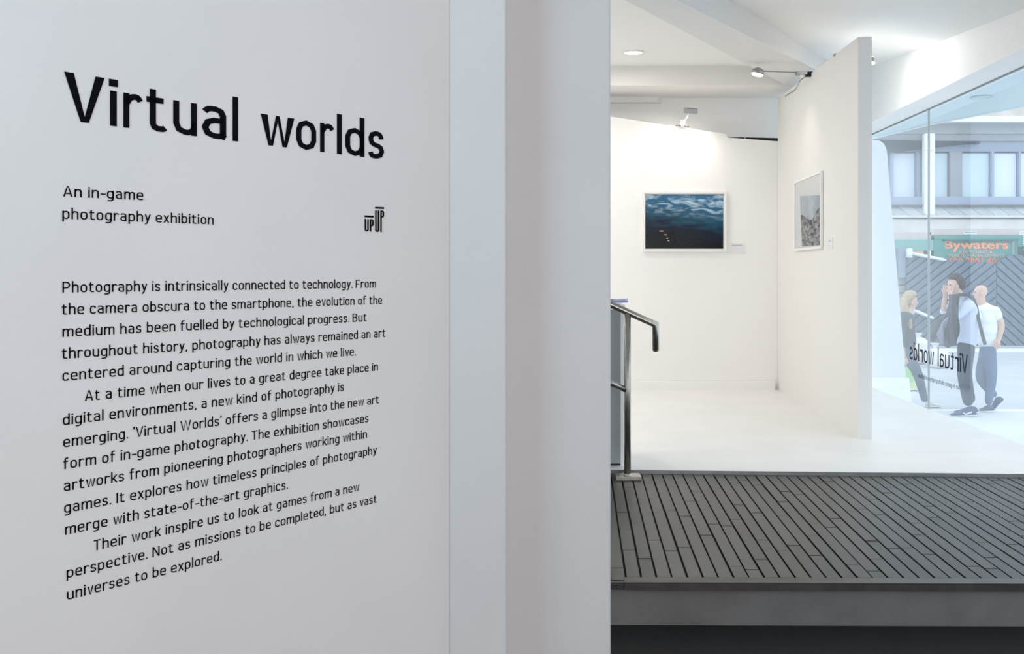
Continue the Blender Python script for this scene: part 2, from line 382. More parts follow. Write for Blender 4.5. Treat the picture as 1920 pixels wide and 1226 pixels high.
# ------------------------------------------------------------------ pictures
def cloud_print():
    m = bpy.data.materials.new('cloud_print'); m.use_nodes = True; nt = m.node_tree; b = nt.nodes['Principled BSDF']
    N = nt.nodes.new; L = nt.links.new
    tc = N('ShaderNodeTexCoord'); sep = N('ShaderNodeSeparateXYZ'); L(tc.outputs['Generated'], sep.inputs[0])
    mp = N('ShaderNodeMapping'); mp.inputs['Scale'].default_value = (2.2, 1, 4.6); mp.inputs['Rotation'].default_value = (0, .25, 0); L(tc.outputs['Generated'], mp.inputs[0])
    n = N('ShaderNodeTexNoise'); n.inputs['Scale'].default_value = 1.5; n.inputs['Detail'].default_value = 9; n.inputs['Roughness'].default_value = .6; n.inputs['Distortion'].default_value = .5
    L(mp.outputs[0], n.inputs['Vector'])
    # height + noise drives dark -> blue
    a1 = N('ShaderNodeMath'); a1.operation = 'MULTIPLY_ADD'; a1.inputs[1].default_value = .55; L(n.outputs['Fac'], a1.inputs[0]); L(sep.outputs['Z'], a1.inputs[2])
    a2 = N('ShaderNodeMath'); a2.operation = 'MULTIPLY_ADD'; a2.inputs[1].default_value = .20; L(sep.outputs['X'], a2.inputs[0]); L(a1.outputs[0], a2.inputs[2])
    r = N('ShaderNodeValToRGB'); r.color_ramp.interpolation = 'EASE'
    e = r.color_ramp.elements; e[0].position = .50; e[0].color = (.003, .005, .008, 1); e[1].position = 1.30; e[1].color = (.07, .2, .4, 1)
    e[1].position = 1.0; e[1].color = (.012, .075, .13, 1)
    x = e.new(.72); x.color = (.004, .010, .026, 1)
    L(a2.outputs[0], r.inputs[0])
    up = N('ShaderNodeMapRange'); up.inputs['From Min'].default_value = .95; up.inputs['From Max'].default_value = 1.35; L(a2.outputs[0], up.inputs['Value'])
    mb = N('ShaderNodeMix'); mb.data_type = 'RGBA'; mb.inputs['B'].default_value = (.05, .17, .33, 1); L(up.outputs[0], mb.inputs['Factor']); L(r.outputs[0], mb.inputs['A'])
    # bright cloud wisps
    n2 = N('ShaderNodeTexNoise'); n2.inputs['Scale'].default_value = 3.1; n2.inputs['Detail'].default_value = 10; n2.inputs['Distortion'].default_value = .9
    mp2 = N('ShaderNodeMapping'); mp2.inputs['Scale'].default_value = (1.5, 1, 3.4); mp2.inputs['Rotation'].default_value = (0, .45, 0); mp2.inputs['Location'].default_value = (3.3, 0, 1.2)
    L(tc.outputs['Generated'], mp2.inputs[0]); L(mp2.outputs[0], n2.inputs['Vector'])
    w1 = N('ShaderNodeMapRange'); w1.inputs['From Min'].default_value = .47; w1.inputs['From Max'].default_value = .64; L(n2.outputs['Fac'], w1.inputs['Value'])
    w2 = N('ShaderNodeMapRange'); w2.inputs['From Min'].default_value = .62; w2.inputs['From Max'].default_value = .85
    a3 = N('ShaderNodeMath'); a3.operation = 'MULTIPLY_ADD'; a3.inputs[1].default_value = .12; L(sep.outputs['X'], a3.inputs[0]); L(sep.outputs['Z'], a3.inputs[2]); L(a3.outputs[0], w2.inputs['Value'])
    w3 = N('ShaderNodeMath'); w3.operation = 'MULTIPLY'; L(w1.outputs[0], w3.inputs[0]); L(w2.outputs[0], w3.inputs[1])
    mc = N('ShaderNodeMix'); mc.data_type = 'RGBA'; mc.inputs['B'].default_value = (.50, .66, .78, 1); L(w3.outputs[0], mc.inputs['Factor']); L(mb.outputs['Result'], mc.inputs['A'])
    L(mc.outputs['Result'], b.inputs['Base Color']); b.inputs['Roughness'].default_value = .25; b.inputs['Specular IOR Level'].default_value = .25
    return m
def mountain_print():
    m = bpy.data.materials.new('mountain_print'); m.use_nodes = True; nt = m.node_tree; b = nt.nodes['Principled BSDF']
    N = nt.nodes.new; L = nt.links.new
    tc = N('ShaderNodeTexCoord'); n = N('ShaderNodeTexNoise'); n.inputs['Scale'].default_value = 30; n.inputs['Detail'].default_value = 10; n.inputs['Roughness'].default_value = .7
    mp = N('ShaderNodeMapping'); mp.inputs['Scale'].default_value = (.4, .28, 1); mp.inputs['Rotation'].default_value = (.5, 0, 0)
    L(tc.outputs['Object'], mp.inputs[0]); L(mp.outputs[0], n.inputs['Vector'])
    r = N('ShaderNodeValToRGB'); e = r.color_ramp.elements; e[0].position = .40; e[0].color = (.045, .05, .06, 1); e[1].position = .62; e[1].color = (.42, .42, .42, 1)
    L(n.outputs['Fac'], r.inputs[0]); L(r.outputs[0], b.inputs['Base Color']); b.inputs['Roughness'].default_value = .5
    return m
M_cloud = cloud_print(); M_mtn = mountain_print()
M_psky = mat('print_sky', (.42, .48, .54), .5, noise=.3, nscale=8)
# picture 1 on the display wall
t = thing('framed_picture', 'white framed picture of dark blue stormy clouds on the wide display wall', 'picture')
x0, x1 = P(1204.5, 0, wy).x, P(1361, 0, wy).x; z0, z1 = hz(471, wy), hz(359.5, wy)
def frame4(x0, x1, z0, z1, y0, y1, wdt, par, m, tr=None):
    for (a_, b_, c_, d_) in ((x0, x1, z1-wdt, z1), (x0, x1, z0, z0+wdt), (x0, x0+wdt, z0+wdt, z1-wdt), (x1-wdt, x1, z0+wdt, z1-wdt)):
        box('frame_bar', a_, b_, y0, y1, c_, d_, m, par, bevel=.002)
frame4(x0, x1, z0, z1, wy-.035, wy-.001, .022, t, M_frame)
box('backing', x0+.02, x1-.02, wy-.016, wy-.002, z0+.02, z1-.02, M_matboard, t)
ix0, ix1, iz0, iz1 = P(1210.5, 0, wy-.03).x, P(1356.5, 0, wy-.03).x, hz(466.5, wy-.03), hz(364.5, wy-.03)
pr = box('print', ix0, ix1, wy-.020, wy-.016, iz0, iz1, M_cloud, t)
M_lights = mat('print_orange', (.9, .55, .38), .6)
for (u0, u1, v) in ((1236.5, 1243.5, 433), (1245.5, 1250.5, 440.2), (1249.5, 1253, 446.8), (1252, 1255, 451.5)):
    box('light_streak', P(u0, 0, wy-.02).x, P(u1, 0, wy-.02).x, wy-.0206, wy-.0199, hz(v+.8, wy-.02), hz(v-.8, wy-.02), M_lights, t)
rebase(t, ((x0+x1)/2, wy, z0))
# picture 2 on the partition (drawn in the partition's own run, seen from its left)
t2 = thing('framed_picture', 'white framed picture of grey rocky mountains on the free-standing partition', 'picture')
def on_part(name, ya, yb, za, zb, d0, d1, m, par, bevel=0):
    n = Vector((-pd.y, pd.x))
    A = Vector((PX(ya), ya)); Bv = Vector((PX(yb), yb))
    return prism(name, [A+n*d0, Bv+n*d0, Bv+n*d1, A+n*d1], za, zb, m, par, bevel)
fy0, fy1, fz0, fz1 = 7.49, 8.45, CZ+.175, CZ+.785
for (a_, b_, c_, d_) in ((fy0, fy1, fz1-.02, fz1), (fy0, fy1, fz0, fz0+.02), (fy0, fy0+.018, fz0+.02, fz1-.02), (fy1-.022, fy1, fz0+.02, fz1-.02)):
    on_part('frame_bar', a_, b_, c_, d_, .001, .022, M_frame, t2, .002)
on_part('backing', fy0+.02, fy1-.02, fz0+.02, fz1-.02, .002, .014, mat('mat_reflection_grey', (.60, .62, .63), .35), t2)  # pale grey stands in for the white reflection above the print
pdist = .016
def pyz(px, py):
    X0 = pa.x-pa.y*pd.x/pd.y-.016; k = pd.x/pd.y
    y = F*X0/((px-CX)-F*k); return y, hz(py, y)
def poly_on_part(name, pts, d0, d1, m, par):
    n = Vector((-pd.y, pd.x)); bm = bmesh.new(); A = []; Bv = []
    for px, py in pts:
        y, z = pyz(px, py); c = Vector((PX(y), y)); q = c+n*d0; w = c+n*d1
        A.append(bm.verts.new((q.x, q.y, z))); Bv.append(bm.verts.new((w.x, w.y, z)))
    bm.faces.new(A); bm.faces.new(Bv[::-1]); k = len(A)
    for i in range(k): bm.faces.new((A[i], A[(i+1) % k], Bv[(i+1) % k], Bv[i]))
    bmesh.ops.triangulate(bm, faces=bm.faces[:])
    return bm_obj(name, bm, m, par)
poly_on_part('print', [(1500, 367.5), (1538.5, 366), (1539.5, 459), (1504, 462)], .014, .016, M_psky, t2)
poly_on_part('mountain_shape', [(1501.5, 404), (1504, 402), (1507, 408), (1511, 410), (1514, 416), (1519.5, 422), (1523, 412), (1527, 405), (1531, 396), (1538.8, 384), (1539.5, 459), (1504, 462)], .016, .0168, M_mtn, t2)
rebase(t2, (PX(8), 8, fz0))
# captions
def caption(name, label, mk, lines):
    t = thing(name, label, 'label card', 'wall caption cards'); mk(t); return t
t = thing('caption_card', 'small white caption card right of the cloud picture on the display wall', 'label card')
cx0, cx1 = P(1371, 0, wy).x, P(1397, 0, wy).x
box('card', cx0, cx1, wy-.004, wy-.0005, hz(475, wy), hz(456.5, wy), M_card, t)
box('text_line', cx0+.008, cx1-.03, wy-.0048, wy-.004, hz(460.3, wy), hz(459.2, wy), M_cardink, t)
box('text_line', cx0+.008, cx1-.075, wy-.0048, wy-.004, hz(463.5, wy), hz(462.8, wy), M_card, t)
rebase(t, (cx0, wy, hz(475, wy)))
t = thing('caption_card', 'small white caption card right of the mountain picture on the partition', 'label card')
ya, _ = pyz(1558, 0); yb, _ = pyz(1549, 0)
on_part('card', ya, yb, hz(467, ya), hz(444.5, ya), .0005, .004, M_card, t)
on_part('text_line', ya+.05, yb-.03, hz(452, ya), hz(451, ya), .004, .0045, M_cardink, t)
rebase(t, (PX(ya), ya, hz(467, ya)))

# ------------------------------------------------------------------ picture lamps
t = thing('picture_lamp', 'dome picture lamp on a long arm left of the partition top', 'lamp')
yl = 7.91; mtop = CZ+1.626
hd = P(1420, 139.5, yl)
dome = [(0, .056), (.020, .054), (.038, .042), (.049, .024), (.053, 0), (.050, 0), (.036, .036), (0, .047)]
ax = Vector((.28, 0, 1)).normalized()
head_ = lathe('lamp_head', dome, hd, M_chrome, t, axis=ax, n=24)
lathe('bulb_face', [(0, -.010), (.042, -.008), (.050, .002)], hd, M_lampglow, head_, axis=ax, n=24)
tube('arm', [hd+Vector((.04, 0, .028)), P(1492, 136, yl)], .005, M_chrome, t)
c = P(1505, 137.5, yl)
box('mount_block', c.x-.055, c.x+.03, yl-.03, yl+.03, c.z-.014, c.z+.014, M_chrome, t, bevel=.003)
box('clamp', c.x+.028, PX(yl)+.012, yl-.02, yl+.02, c.z-.028, c.z+.012, M_black, t, bevel=.002)
box('bracket', c.x-.02, c.x+.01, yl-.012, yl+.012, c.z-.034, c.z-.012, M_frame, t)
tube('cable', [(c.x+.03, yl, c.z-.02), (c.x+.015, yl+.1, c.z-.035), (PX(8.5)-.006, 8.5, CZ+1.60), (PX(8.9)-.004, 8.9, CZ+1.62)], .003, M_steel_dark, t, res=6)
rebase(t, (c.x+.04, yl, c.z-.02))
spot('picture_lamp_beam', hd+Vector((0, 0, -.03)), (PX(yl), yl+.1, CZ+.5), 5, size=95)
t = thing('picture_lamp', 'dome picture lamp peeping out right of the partition near its top corner', 'lamp')
y3 = 7.15; hd = P(1629, 116, y3)
ax3 = Vector((.35, -.1, 1)).normalized()
head_ = lathe('lamp_head', [(r*.85, z*.85) for r, z in dome], hd, M_chrome, t, axis=ax3, n=24)
lathe('bulb_face', [(0, -.012), (.038, -.010), (.047, .002)], hd, M_lampglow, head_, axis=ax3, n=24)
tube('arm', [(PX(y3)+.09, y3, CZ+1.612), (hd.x-.02, y3, hd.z+.045)], .005, M_chrome, t)
box('clamp', PX(y3)-.005, PX(y3)+.10, y3-.02, y3+.02, CZ+1.60, CZ+1.617, M_chrome, t)
rebase(t, (PX(y3)+.05, y3, CZ+1.6))
spot('picture_lamp_beam', hd+Vector((0.02, 0, -.03)), (PX(y3)+.15, y3+.3, CZ+.3), 6, size=120)
t = thing('picture_lamp', 'grey rectangular lamp leaning forward over the wide display wall top', 'lamp')
yh = 8.98; h0 = P(1295, 208, yh)
bm = box_bm(-.062, .062, -.02, .02, -.026, .026)
bmesh.ops.bevel(bm, geom=bm.edges[:], offset=.004, segments=2, affect='EDGES')
bmesh.ops.rotate(bm, cent=(0, 0, 0), matrix=Matrix.Rotation(math.radians(4), 3, 'Y'), verts=bm.verts)
bmesh.ops.translate(bm, vec=h0, verts=bm.verts)
bm_obj('lamp_head', bm, mat('lamp_head_grey', (.36, .37, .40), .5), t)
box('vent_slot', h0.x-.035, h0.x+.04, yh-.0225, yh-.019, h0.z+.016, h0.z+.020, M_steel_dark, t)
tube('arm', [(h0.x-.022, yh, h0.z-.026), P(1283, 229, 9.2)], .006, M_frame, t)
c = P(1280, 231, 9.2)
box('mount_block', c.x-.02, c.x+.02, 9.18, 9.25, c.z-.024, c.z+.024, M_frame, t, bevel=.004)
for sgn, (u, v) in ((-1, (1267, 235.5)), (1, (1293, 238))):
    q = P(u, v, 9.2); tube('clamp_wing', [(c.x+sgn*.015, 9.21, c.z-.02), (q.x, 9.21, q.z)], [.009, .004], M_steel_dark, t, res=8)
rebase(t, (c.x, 9.22, c.z-.03))
spot('picture_lamp_beam', (h0.x, yh+.04, h0.z-.03), (h0.x-.1, wy, CZ+1.0), 12, size=150)

# ------------------------------------------------------------------ reception counter and leaflets
t = thing('reception_counter', 'tall grey fronted white counter behind the handrail, beside the pillar', 'counter')
cy = 5.60; cxr = P(1170, 0, cy).x; cxm = P(1163, 0, cy).x; ctop = hz(571, cy)
box('body', -.2, cxr, cy, cy+.5, ZW, ctop-.03, M_white, t, bevel=.002)
box('front_panel', -.2, cxm, cy-.016, cy, ZW+.02, ctop-.03, M_counter, t, bevel=.001)
box('front_joint', -.2, cxm, cy-.012, cy, ZW+.008, ZW+.018, M_black, t)
box('top', -.21, cxr+.004, cy-.018, cy+.51, ctop-.03, ctop, M_white, t, bevel=.003)
rebase(t, (.2, cy+.2, ZW))
for i, (dx, rot, dz, lab) in enumerate(((0, .2, 0, 'lowest pale lilac leaflet on the reception counter'), (.008, -.25, .012, 'upper leaflet with a dark corner print on the reception counter'))):
    t = thing('leaflet', lab, 'leaflet')
    base = P(1150, 0, cy+.12).x+dx
    bm = box_bm(-.09, .07, -.06, .06, 0, .011)
    for v in bm.verts: v.co.z += .010*math.sin((v.co.x+.1)*9)*(1 if v.co.x > 0 else .6)+.012*max(0, .02-v.co.x)
    bmesh.ops.rotate(bm, cent=(0, 0, 0), matrix=Matrix.Rotation(rot, 3, 'Z'), verts=bm.verts)
    bmesh.ops.translate(bm, vec=(base, cy+.10, ctop+dz), verts=bm.verts)
    bm_obj('sheets', bm, mat('leaflet_lilac', (.42, .44, .66), .5) if i == 0 else mat('leaflet_blue', (.50, .53, .72), .5), t)
    if i:
        bm = box_bm(-.05, -.01, -.06, .03, .011, .0125); bmesh.ops.rotate(bm, cent=(0, 0, 0), matrix=Matrix.Rotation(rot, 3, 'Z'), verts=bm.verts)
        bmesh.ops.translate(bm, vec=(base, cy+.08, ctop+dz+.006), verts=bm.verts); bm_obj('print', bm, M_steel_dark, t)
    rebase(t, (base, cy+.10, ctop))

# ------------------------------------------------------------------ handrail
t = thing('handrail', 'brushed steel handrail with one post standing on the slate landing by the pillar', 'handrail')
yr = 5.36
R = .0185
pz = P(1176.5, 897, yr)
top = [P(1040, 520, yr), P(1141, 569, yr), P(1232.2-3, 608.5, yr), P(1229.5, 656, yr)]
tube('top_rail', top[:3]+[top[3]], R, M_steel, t, res=20)
lathe('rail_end', [(R, 0), (R*.9, -.006), (R*.5, -.010), (0, -.011)], top[3], M_steel, t, n=20)
tube('middle_rail', [P(1040, 666, yr), P(1141, 716, yr), P(1174, 731, yr)], R*.92, M_steel, t, res=20)
tube('post', [(pz.x, yr, ZP+.02), (pz.x, yr, hz(586, yr))], R, M_steel, t, res=20)
box('base_plate', P(1154, 0, yr).x, P(1201, 0, yr).x, yr-.05, yr+.05, ZP+.005, ZP+.022, M_steel, t, bevel=.001)
box('base_packer', P(1151, 0, yr).x, P(1199, 0, yr).x, yr-.055, yr+.045, ZP, ZP+.006, M_steel_dark, t)
lathe('post_collar', [(R*1.25, 0), (R*1.2, .006), (R, .009)], (pz.x, yr, ZP+.022), M_steel, t, n=20)
rebase(t, (pz.x, yr, ZP))

# ------------------------------------------------------------------ lettering: a stroke alphabet with bevelled corners
def fillet(pts, n, closed=False):
    """pts: (x, y[, r]); returns polyline with rounded corners of n facets"""
    out = []; N_ = len(pts)
    for i, p in enumerate(pts):
        r = p[2] if len(p) > 2 else 0
        v = Vector(p[:2])
        if r == 0 or (not closed and (i == 0 or i == N_-1)): out.append(v); continue
        a_ = Vector(pts[i-1][:2]); b_ = Vector(pts[(i+1) % N_][:2])
        da = (a_-v); db = (b_-v); la, lb = da.length, db.length; da.normalize(); db.normalize()
        ang = da.angle(db); tl = min(r/math.tan(ang/2), la*.499, lb*.499)
        rr_ = tl*math.tan(ang/2)
        cdir = (da+db).normalized(); c_ = v+cdir*(rr_/math.sin(ang/2))
        s_, e_ = v+da*tl, v+db*tl
        a0_ = math.atan2(s_.y-c_.y, s_.x-c_.x); a1_ = math.atan2(e_.y-c_.y, e_.x-c_.x)
        d_ = (a1_-a0_+PI) % (2*PI)-PI
        for k in range(n+1): out.append(c_+Vector((math.cos(a0_+d_*k/n), math.sin(a0_+d_*k/n)))*rr_)
    res = [out[0]]
    for q in out[1:]:
        if (q-res[-1]).length > 1e-5: res.append(q)
    if closed and (res[0]-res[-1]).length < 1e-5: res.pop()
    return res
def ribbon(pts, w, closed=False):
    n = len(pts); L_, R_ = [], []
    for i in range(n):
        p = pts[i]
        if closed: t1 = (p-pts[i-1]).normalized(); t2 = (pts[(i+1) % n]-p).normalized()
        else:
            t1 = (p-pts[i-1]).normalized() if i else (pts[1]-p).normalized()
            t2 = (pts[i+1]-p).normalized() if i < n-1 else t1
        t_ = t1+t2
        if t_.length < 1e-4: t_ = t1
        t_.normalize(); nn = Vector((-t_.y, t_.x)); sc = 1/max(.42, nn.dot(Vector((-t1.y, t1.x))))
        L_.append(p+nn*w/2*sc); R_.append(p-nn*w/2*sc)
    quads = []
    rng = range(n) if closed else range(n-1)
    for i in rng:
        j = (i+1) % n; quads.append((L_[i], R_[i], R_[j], L_[j]))
    return quads
def glyph(ch, s):
    """strokes (points, closed) and width, cap height 1"""
    h = s/2; X = .755; T = X-h; b = h; A = 1.06; fat = 1.22 if s == .126 else 1.0; D = -.25; C = 1-h; w = .50; r = .2; l = h; R_ = w-h
    S_ = []
    def o(*p, c=False, wd=1.0, clip=None): S_.append((list(p), c, wd, clip))
    if ch == 'a': w = .49; R_ = w-h-.02; o((.05, .61), (.12, T, .12), (R_, T, .19), (R_, .03+h*.5), (R_+.05, b*.6)); o((R_, .425), (l, .425, .17), (l, b, .2), (R_, b, .22), (R_, .2))
    elif ch == 'b': o((l, A), (l, b*.0)); o((l, T, .22), (R_, T, .22), (R_, b, .22), (l, b, .22), c=True)
    elif ch == 'c': w = .46; R_ = w-h; o((R_, .53), (R_-.02, T, .19), (l, T, .21), (l, b, .21), (R_-.02, b, .19), (R_, .19))
    elif ch == 'd': o((R_, A), (R_, 0)); o((R_, T, .22), (l, T, .22), (l, b, .22), (R_, b, .22), c=True)
    elif ch == 'e': o((l+.01, .375), (R_, .375), (R_, T, .21), (l, T, .21), (l, b, .21), (R_-.01, b, .14), (R_-.01, .14))
    elif ch == 'f': w = .36; o((.13, 0), (.13, A-h, .13), (w, A-h)); o((0, T), (w-.02, T))
    elif ch == 'g': o((R_, T, .22), (l, T, .22), (l, b, .22), (R_, b, .22), c=True); o((R_, X), (R_, D+h, .2), (.05, D+h, .1))
    elif ch == 'h': o((l, A), (l, 0)); o((l, .50), (l+.10, T, .12), (R_, T, .19), (R_, 0))
    elif ch == 'i': w = s; o((h, X), (h, 0)); o((h, .925+s*.62), (h, .925-s*.62), wd=1.35 if s == .126 else 1.2)
    elif ch == 'k': w = .46; o((l, A), (l, 0)); o((w+.01, X+.05), (l+.03, .28), clip=(0, X)); o((l+.13, .42), (w+.03, -.06), clip=(0, X))
    elif ch == 'l': w = s; o((h, A), (h, 0))
    elif ch == 'm': w = .80; R_ = w-h; m_ = w/2; o((l, X), (l, 0)); o((l, .50), (l+.09, T, .12), (m_, T, .17), (m_, 0)); o((m_, .50), (m_+.09, T, .12), (R_, T, .17), (R_, 0))
    elif ch == 'n': o((l, X), (l, 0)); o((l, .50), (l+.10, T, .12), (R_, T, .19), (R_, 0))
    elif ch == 'o': o((R_, T, .215), (l, T, .215), (l, b, .215), (R_, b, .215), c=True)
    elif ch == 'p': o((l, X), (l, D)); o((l, T, .22), (R_, T, .22), (R_, b, .22), (l, b, .22), c=True)
    elif ch == 'r': w = .36; o((l, X), (l, 0)); o((l, .52), (l+.10, T, .12), (w-.05, T, .08), (w, T-.09))
    elif ch == 's': w = .43; R_ = w-h; o((R_-.01, .55), (R_-.04, T, .14), (l+.01, T, .15), (l+.01, .40, .13), (R_, .335, .13), (R_, b, .15), (l+.03, b, .14), (l, .17))
    elif ch == 't': w = .38; o((.13, .93), (.13, b, .16), (w-.04, b, .05), (w, .10)); o((0, T), (w-.03, T))
    elif ch == 'u': o((l, X), (l, b, .2), (R_, b, .2), (R_, .3)); o((R_, X), (R_, 0))
    elif ch == 'v': w = .47; o((h*.8, X+.06), (w/2, -.04), (w-h*.8, X+.06), clip=(0, X))
    elif ch == 'w': w = .72; o((h*.8, X+.06), (.21, -.06), (w/2, X+.04), (w-.21, -.06), (w-h*.8, X+.06), clip=(0, X), wd=fat)
    elif ch == 'x': w = .46; o((.02, -.05), (w-.02, X+.05), clip=(0, X)); o((.02, X+.05), (w-.02, -.05), clip=(0, X))
    elif ch == 'y': w = .48; o((h*.8, X+.06), (w/2+.0, .03), clip=(-1, X)); o((w-h*.8, X+.06), (w/2-.06, -.09), (.03, D+h*.4), clip=(-1, X))
    elif ch == 'P': w = .56; R_ = w-h; o((l, 0), (l, C, 0), (R_, C, .24), (R_, .43, .24), (l, .43))
    elif ch == 'F': w = .5; o((l, 0), (l, C), (w, C)); o((l, .48), (w-.06, .48))
    elif ch == 'B': w = .57; R_ = w-h; o((l, .53), (l, C), (R_-.02, C, .2), (R_-.02, .53, .2), (l, .53)); o((l, .53), (R_, .53, .22), (R_, b, .24), (l, b), (l, .53))
    elif ch == 'A': w = .62; o((h*.6, -.06), (w/2, 1.08), (w-h*.6, -.06), clip=(0, 1)); o((.13, .30), (w-.13, .30))
    elif ch == 'V': w = .64; o((h*.85, 1.06), (w/2, -.07), (w-h*.85, 1.06), clip=(0, 1), wd=fat)
    elif ch == 'W': w = .96; o((h*.8, 1.06), (.28, -.08), (w/2, 1.05), (w-.28, -.08), (w-h*.8, 1.06), clip=(0, 1))
    elif ch == 'T': w = .54; o((0, C), (w, C)); o((w/2, C), (w/2, 0))
    elif ch == 'I': w = s; o((h, 1), (h, 0))
    elif ch == 'N': w = .60; R_ = w-h; o((l, 0), (l, 1)); o((R_, 0), (R_, 1)); o((l-.03, 1.05), (R_+.03, -.05), clip=(0, 1))
    elif ch == '.': w = s*1.2; o((w/2, 0), (w/2, s*1.2))
    elif ch == ',': w = s*1.3; o((w/2+.02, s*1.2), (w/2-.04, -.12))
    elif ch == '-': w = .36; o((0, .40), (w, .40))
    elif ch == "'": w = s; o((h, A), (h, .78))
    elif ch == ' ': w = .27
    return S_, w
def quads_of(ch, s, n):
    st, w = glyph(ch, s); q = []
    for pts, closed, wd, clip in st:
        rb = ribbon(fillet(pts, n, closed), s*wd, closed)
        if clip:
            for a_ in rb:
                pl = [(p.x, p.y) for p in a_]
                pl = clip_poly(clip_poly(pl, 0, 1, clip[1]), 0, -1, -clip[0])
                if len(pl) > 2: q.append(tuple(Vector(p) for p in pl))
        else: q += rb
    return q, w
def clip_poly(poly, a_, b_, c_):
    out = []
    for i in range(len(poly)):
        p, q = poly[i-1], poly[i]
        dp = a_*p[0]+b_*p[1]-c_; dq = a_*q[0]+b_*q[1]-c_
        if (dp <= 0) != (dq <= 0):
            t_ = dp/(dp-dq); out.append((p[0]+(q[0]-p[0])*t_, p[1]+(q[1]-p[1])*t_))
        if dq <= 0: out.append(q)
    return out
def shape_text(txt, s, track=.135, n=3):
    """list of (char, x0, quads) and the total width; cap height 1"""
    x = 0; out = []
    for i, ch in enumerate(txt):
        q, w = quads_of(ch, s, n)
        out.append((ch, x, q, w))
        x += w+track*(.62 if ch in "vywV.-'" else 1)*(1 if ch != ' ' else .35)
    last = out[-1]
    return out, last[1]+last[3]
def wall_uv(px, py):
    """where the sight line through a pixel meets the text wall: run u from WA, height z"""
    k = (px-CX)/F        # X = k Y
    # WA + WD u : x = WA.x + WD.x u ; y = WA.y + WD.y u ; x = k y
    u = (k*WA.y-WA.x)/(WD.x-k*WD.y)
    y = WA.y+WD.y*u
    return u, hz(py, y)
def put_quads(quads, fn, off=.0006, th=.0006, name='letter', m=None, parent=None):
    bm = bmesh.new()
    for i, q in enumerate(quads):
        o2 = off
        vs = [bm.verts.new(fn(p.x, p.y, o2+th)) for p in q]; 
        try: bm.faces.new(vs)
        except ValueError: pass
    bmesh.ops.remove_doubles(bm, verts=bm.verts, dist=2e-6)
    me = bpy.data.meshes.new(name); bm.to_mesh(me); bm.free(); me.materials.append(m)
    o = bpy.data.objects.new(name, me); COL.objects.link(o)
    if parent: o.parent = parent
    return o
def wall_point(u, z, d):
    p = WA+WD*u+WN*d; return Vector((p.x, p.y, z))
CAP = .0172
def text_line(txt, left, right, parent, cap=CAP, s=.113):
    u0, z0 = wall_uv(*left); u1, z1 = wall_uv(*right)
    gl_, wid = shape_text(txt, s); sx = (u1-u0)/wid
    quads = []
    for ch, gx, q, w in gl_:
        quads += [tuple(Vector((p.x+gx, p.y)) for p in qq) for qq in q]
    fn = lambda x, y, d: wall_point(u0+x*sx, z0+(z1-z0)*x/wid+y*cap, d)
    return put_quads(quads, fn, name='text_line', m=M_vinyl, parent=parent)
title = thing('title_lettering', 'large black bold lettering Virtual worlds high on the pale wall', 'lettering')
TL = [('V', 119.5, 195.8), ('i', 203.6, 220.6), ('r', 230.6, 267.3), ('t', 274, 312.8), ('u', 324.2, 368.5), ('a', 378.2, 424.8), ('l', 435.5, 445.9),
      ('w', 488.2, 551.3), ('o', 555, 592.3), ('r', 599.6, 625.8), ('l', 631.2, 640.4), ('d', 646.8, 682.8), ('s', 690, 719.4)]
def title_base(px): return 229.4+(294.3-229.4)/(679.8-156.6)*(px-156.6)
u_a, z_a = wall_uv(156.6, 229.4); u_b, z_b = wall_uv(680, 294.4)
for ch, xl, xr in TL:
    q, w = quads_of(ch, .126, 2)
    uL, _ = wall_uv(xl, 250); uR, _ = wall_uv(xr, 250)
    if False:
        c_ = (uL+uR)/2; sc = .0765*.95; fn = lambda x, y, d, c_=c_, sc=sc: wall_point(c_+(x-.075)*sc, z_a+(z_b-z_a)*(c_-u_a)/(u_b-u_a)+y*.0765, d)
    else:
        mn = min(p.x for a_ in q for p in a_); mxx = max(p.x for a_ in q for p in a_)
        fn = lambda x, y, d, uL=uL, uR=uR, mn=mn, mxx=mxx: wall_point(uL+(uR-uL)*(x-mn)/(mxx-mn), z_a+(z_b-z_a)*(uL-u_a)/(u_b-u_a)+y*.0765, d)
    put_quads(q, fn, name='letter', m=M_vinyl, parent=title)
sub = thing('subtitle_lettering', 'two small black lines reading An in-game photography exhibition under the title', 'lettering')
text_line('An in-game', (118, 368.4), (268, 375.4), sub)
text_line('photography exhibition', (116.2, 410.2), (399.8, 421), sub)
rebase(title, (0, 0, 0))
para = thing('intro_text', 'long block of small black text lines on the lower pale wall', 'lettering')
LINES = [("Photography is intrinsically connected to technology. From", (116.5, 548.6), (704.4, 539.3)),
 ("the camera obscura to the smartphone, the evolution of the", (115.4, 590), (715.7, 569.8)),
 ("medium has been fuelled by technological progress. But", (116.5, 631.6), (686.7, 602.2)),
 ("throughout history, photography has always remained an art", (115.4, 673), (722.1, 631.6)),
 ("centered around capturing the world in which we live.", (116.5, 714.2), (666.9, 666.2)),
 ("At a time when our lives to a great degree take place in", (158.6, 752), (708, 694.5)),
 ("digital environments, a new kind of photography is", (117.2, 797.2), (644.2, 732.7)),
 ("emerging. 'Virtual Worlds' offers a glimpse into the new art", (117.9, 838.6), (709.7, 756.1)),
 ("form of in-game photography. The exhibition showcases", (118.2, 879.9), (690.2, 791.2)),
 ("artworks from pioneering photographers working within", (119, 921.2), (687.4, 820.9)),
 ("games. It explores how timeless principles of photography", (119.7, 962), (706.2, 850.6)),
 ("merge with state-of-the-art graphics.", (121.4, 1002.8), (539.4, 916.2)),
 ("Their work inspire us to look at games from a new", (175, 1032.7), (673.2, 919.6)),
 ("perspective. Not as missions to be completed, but as vast", (124.3, 1084), (705.8, 941.9)),
 ("universes to be explored.", (125, 1124.8), (415.4, 1049.8))]
for txt, l_, r_ in LINES: text_line(txt, l_, r_, para)
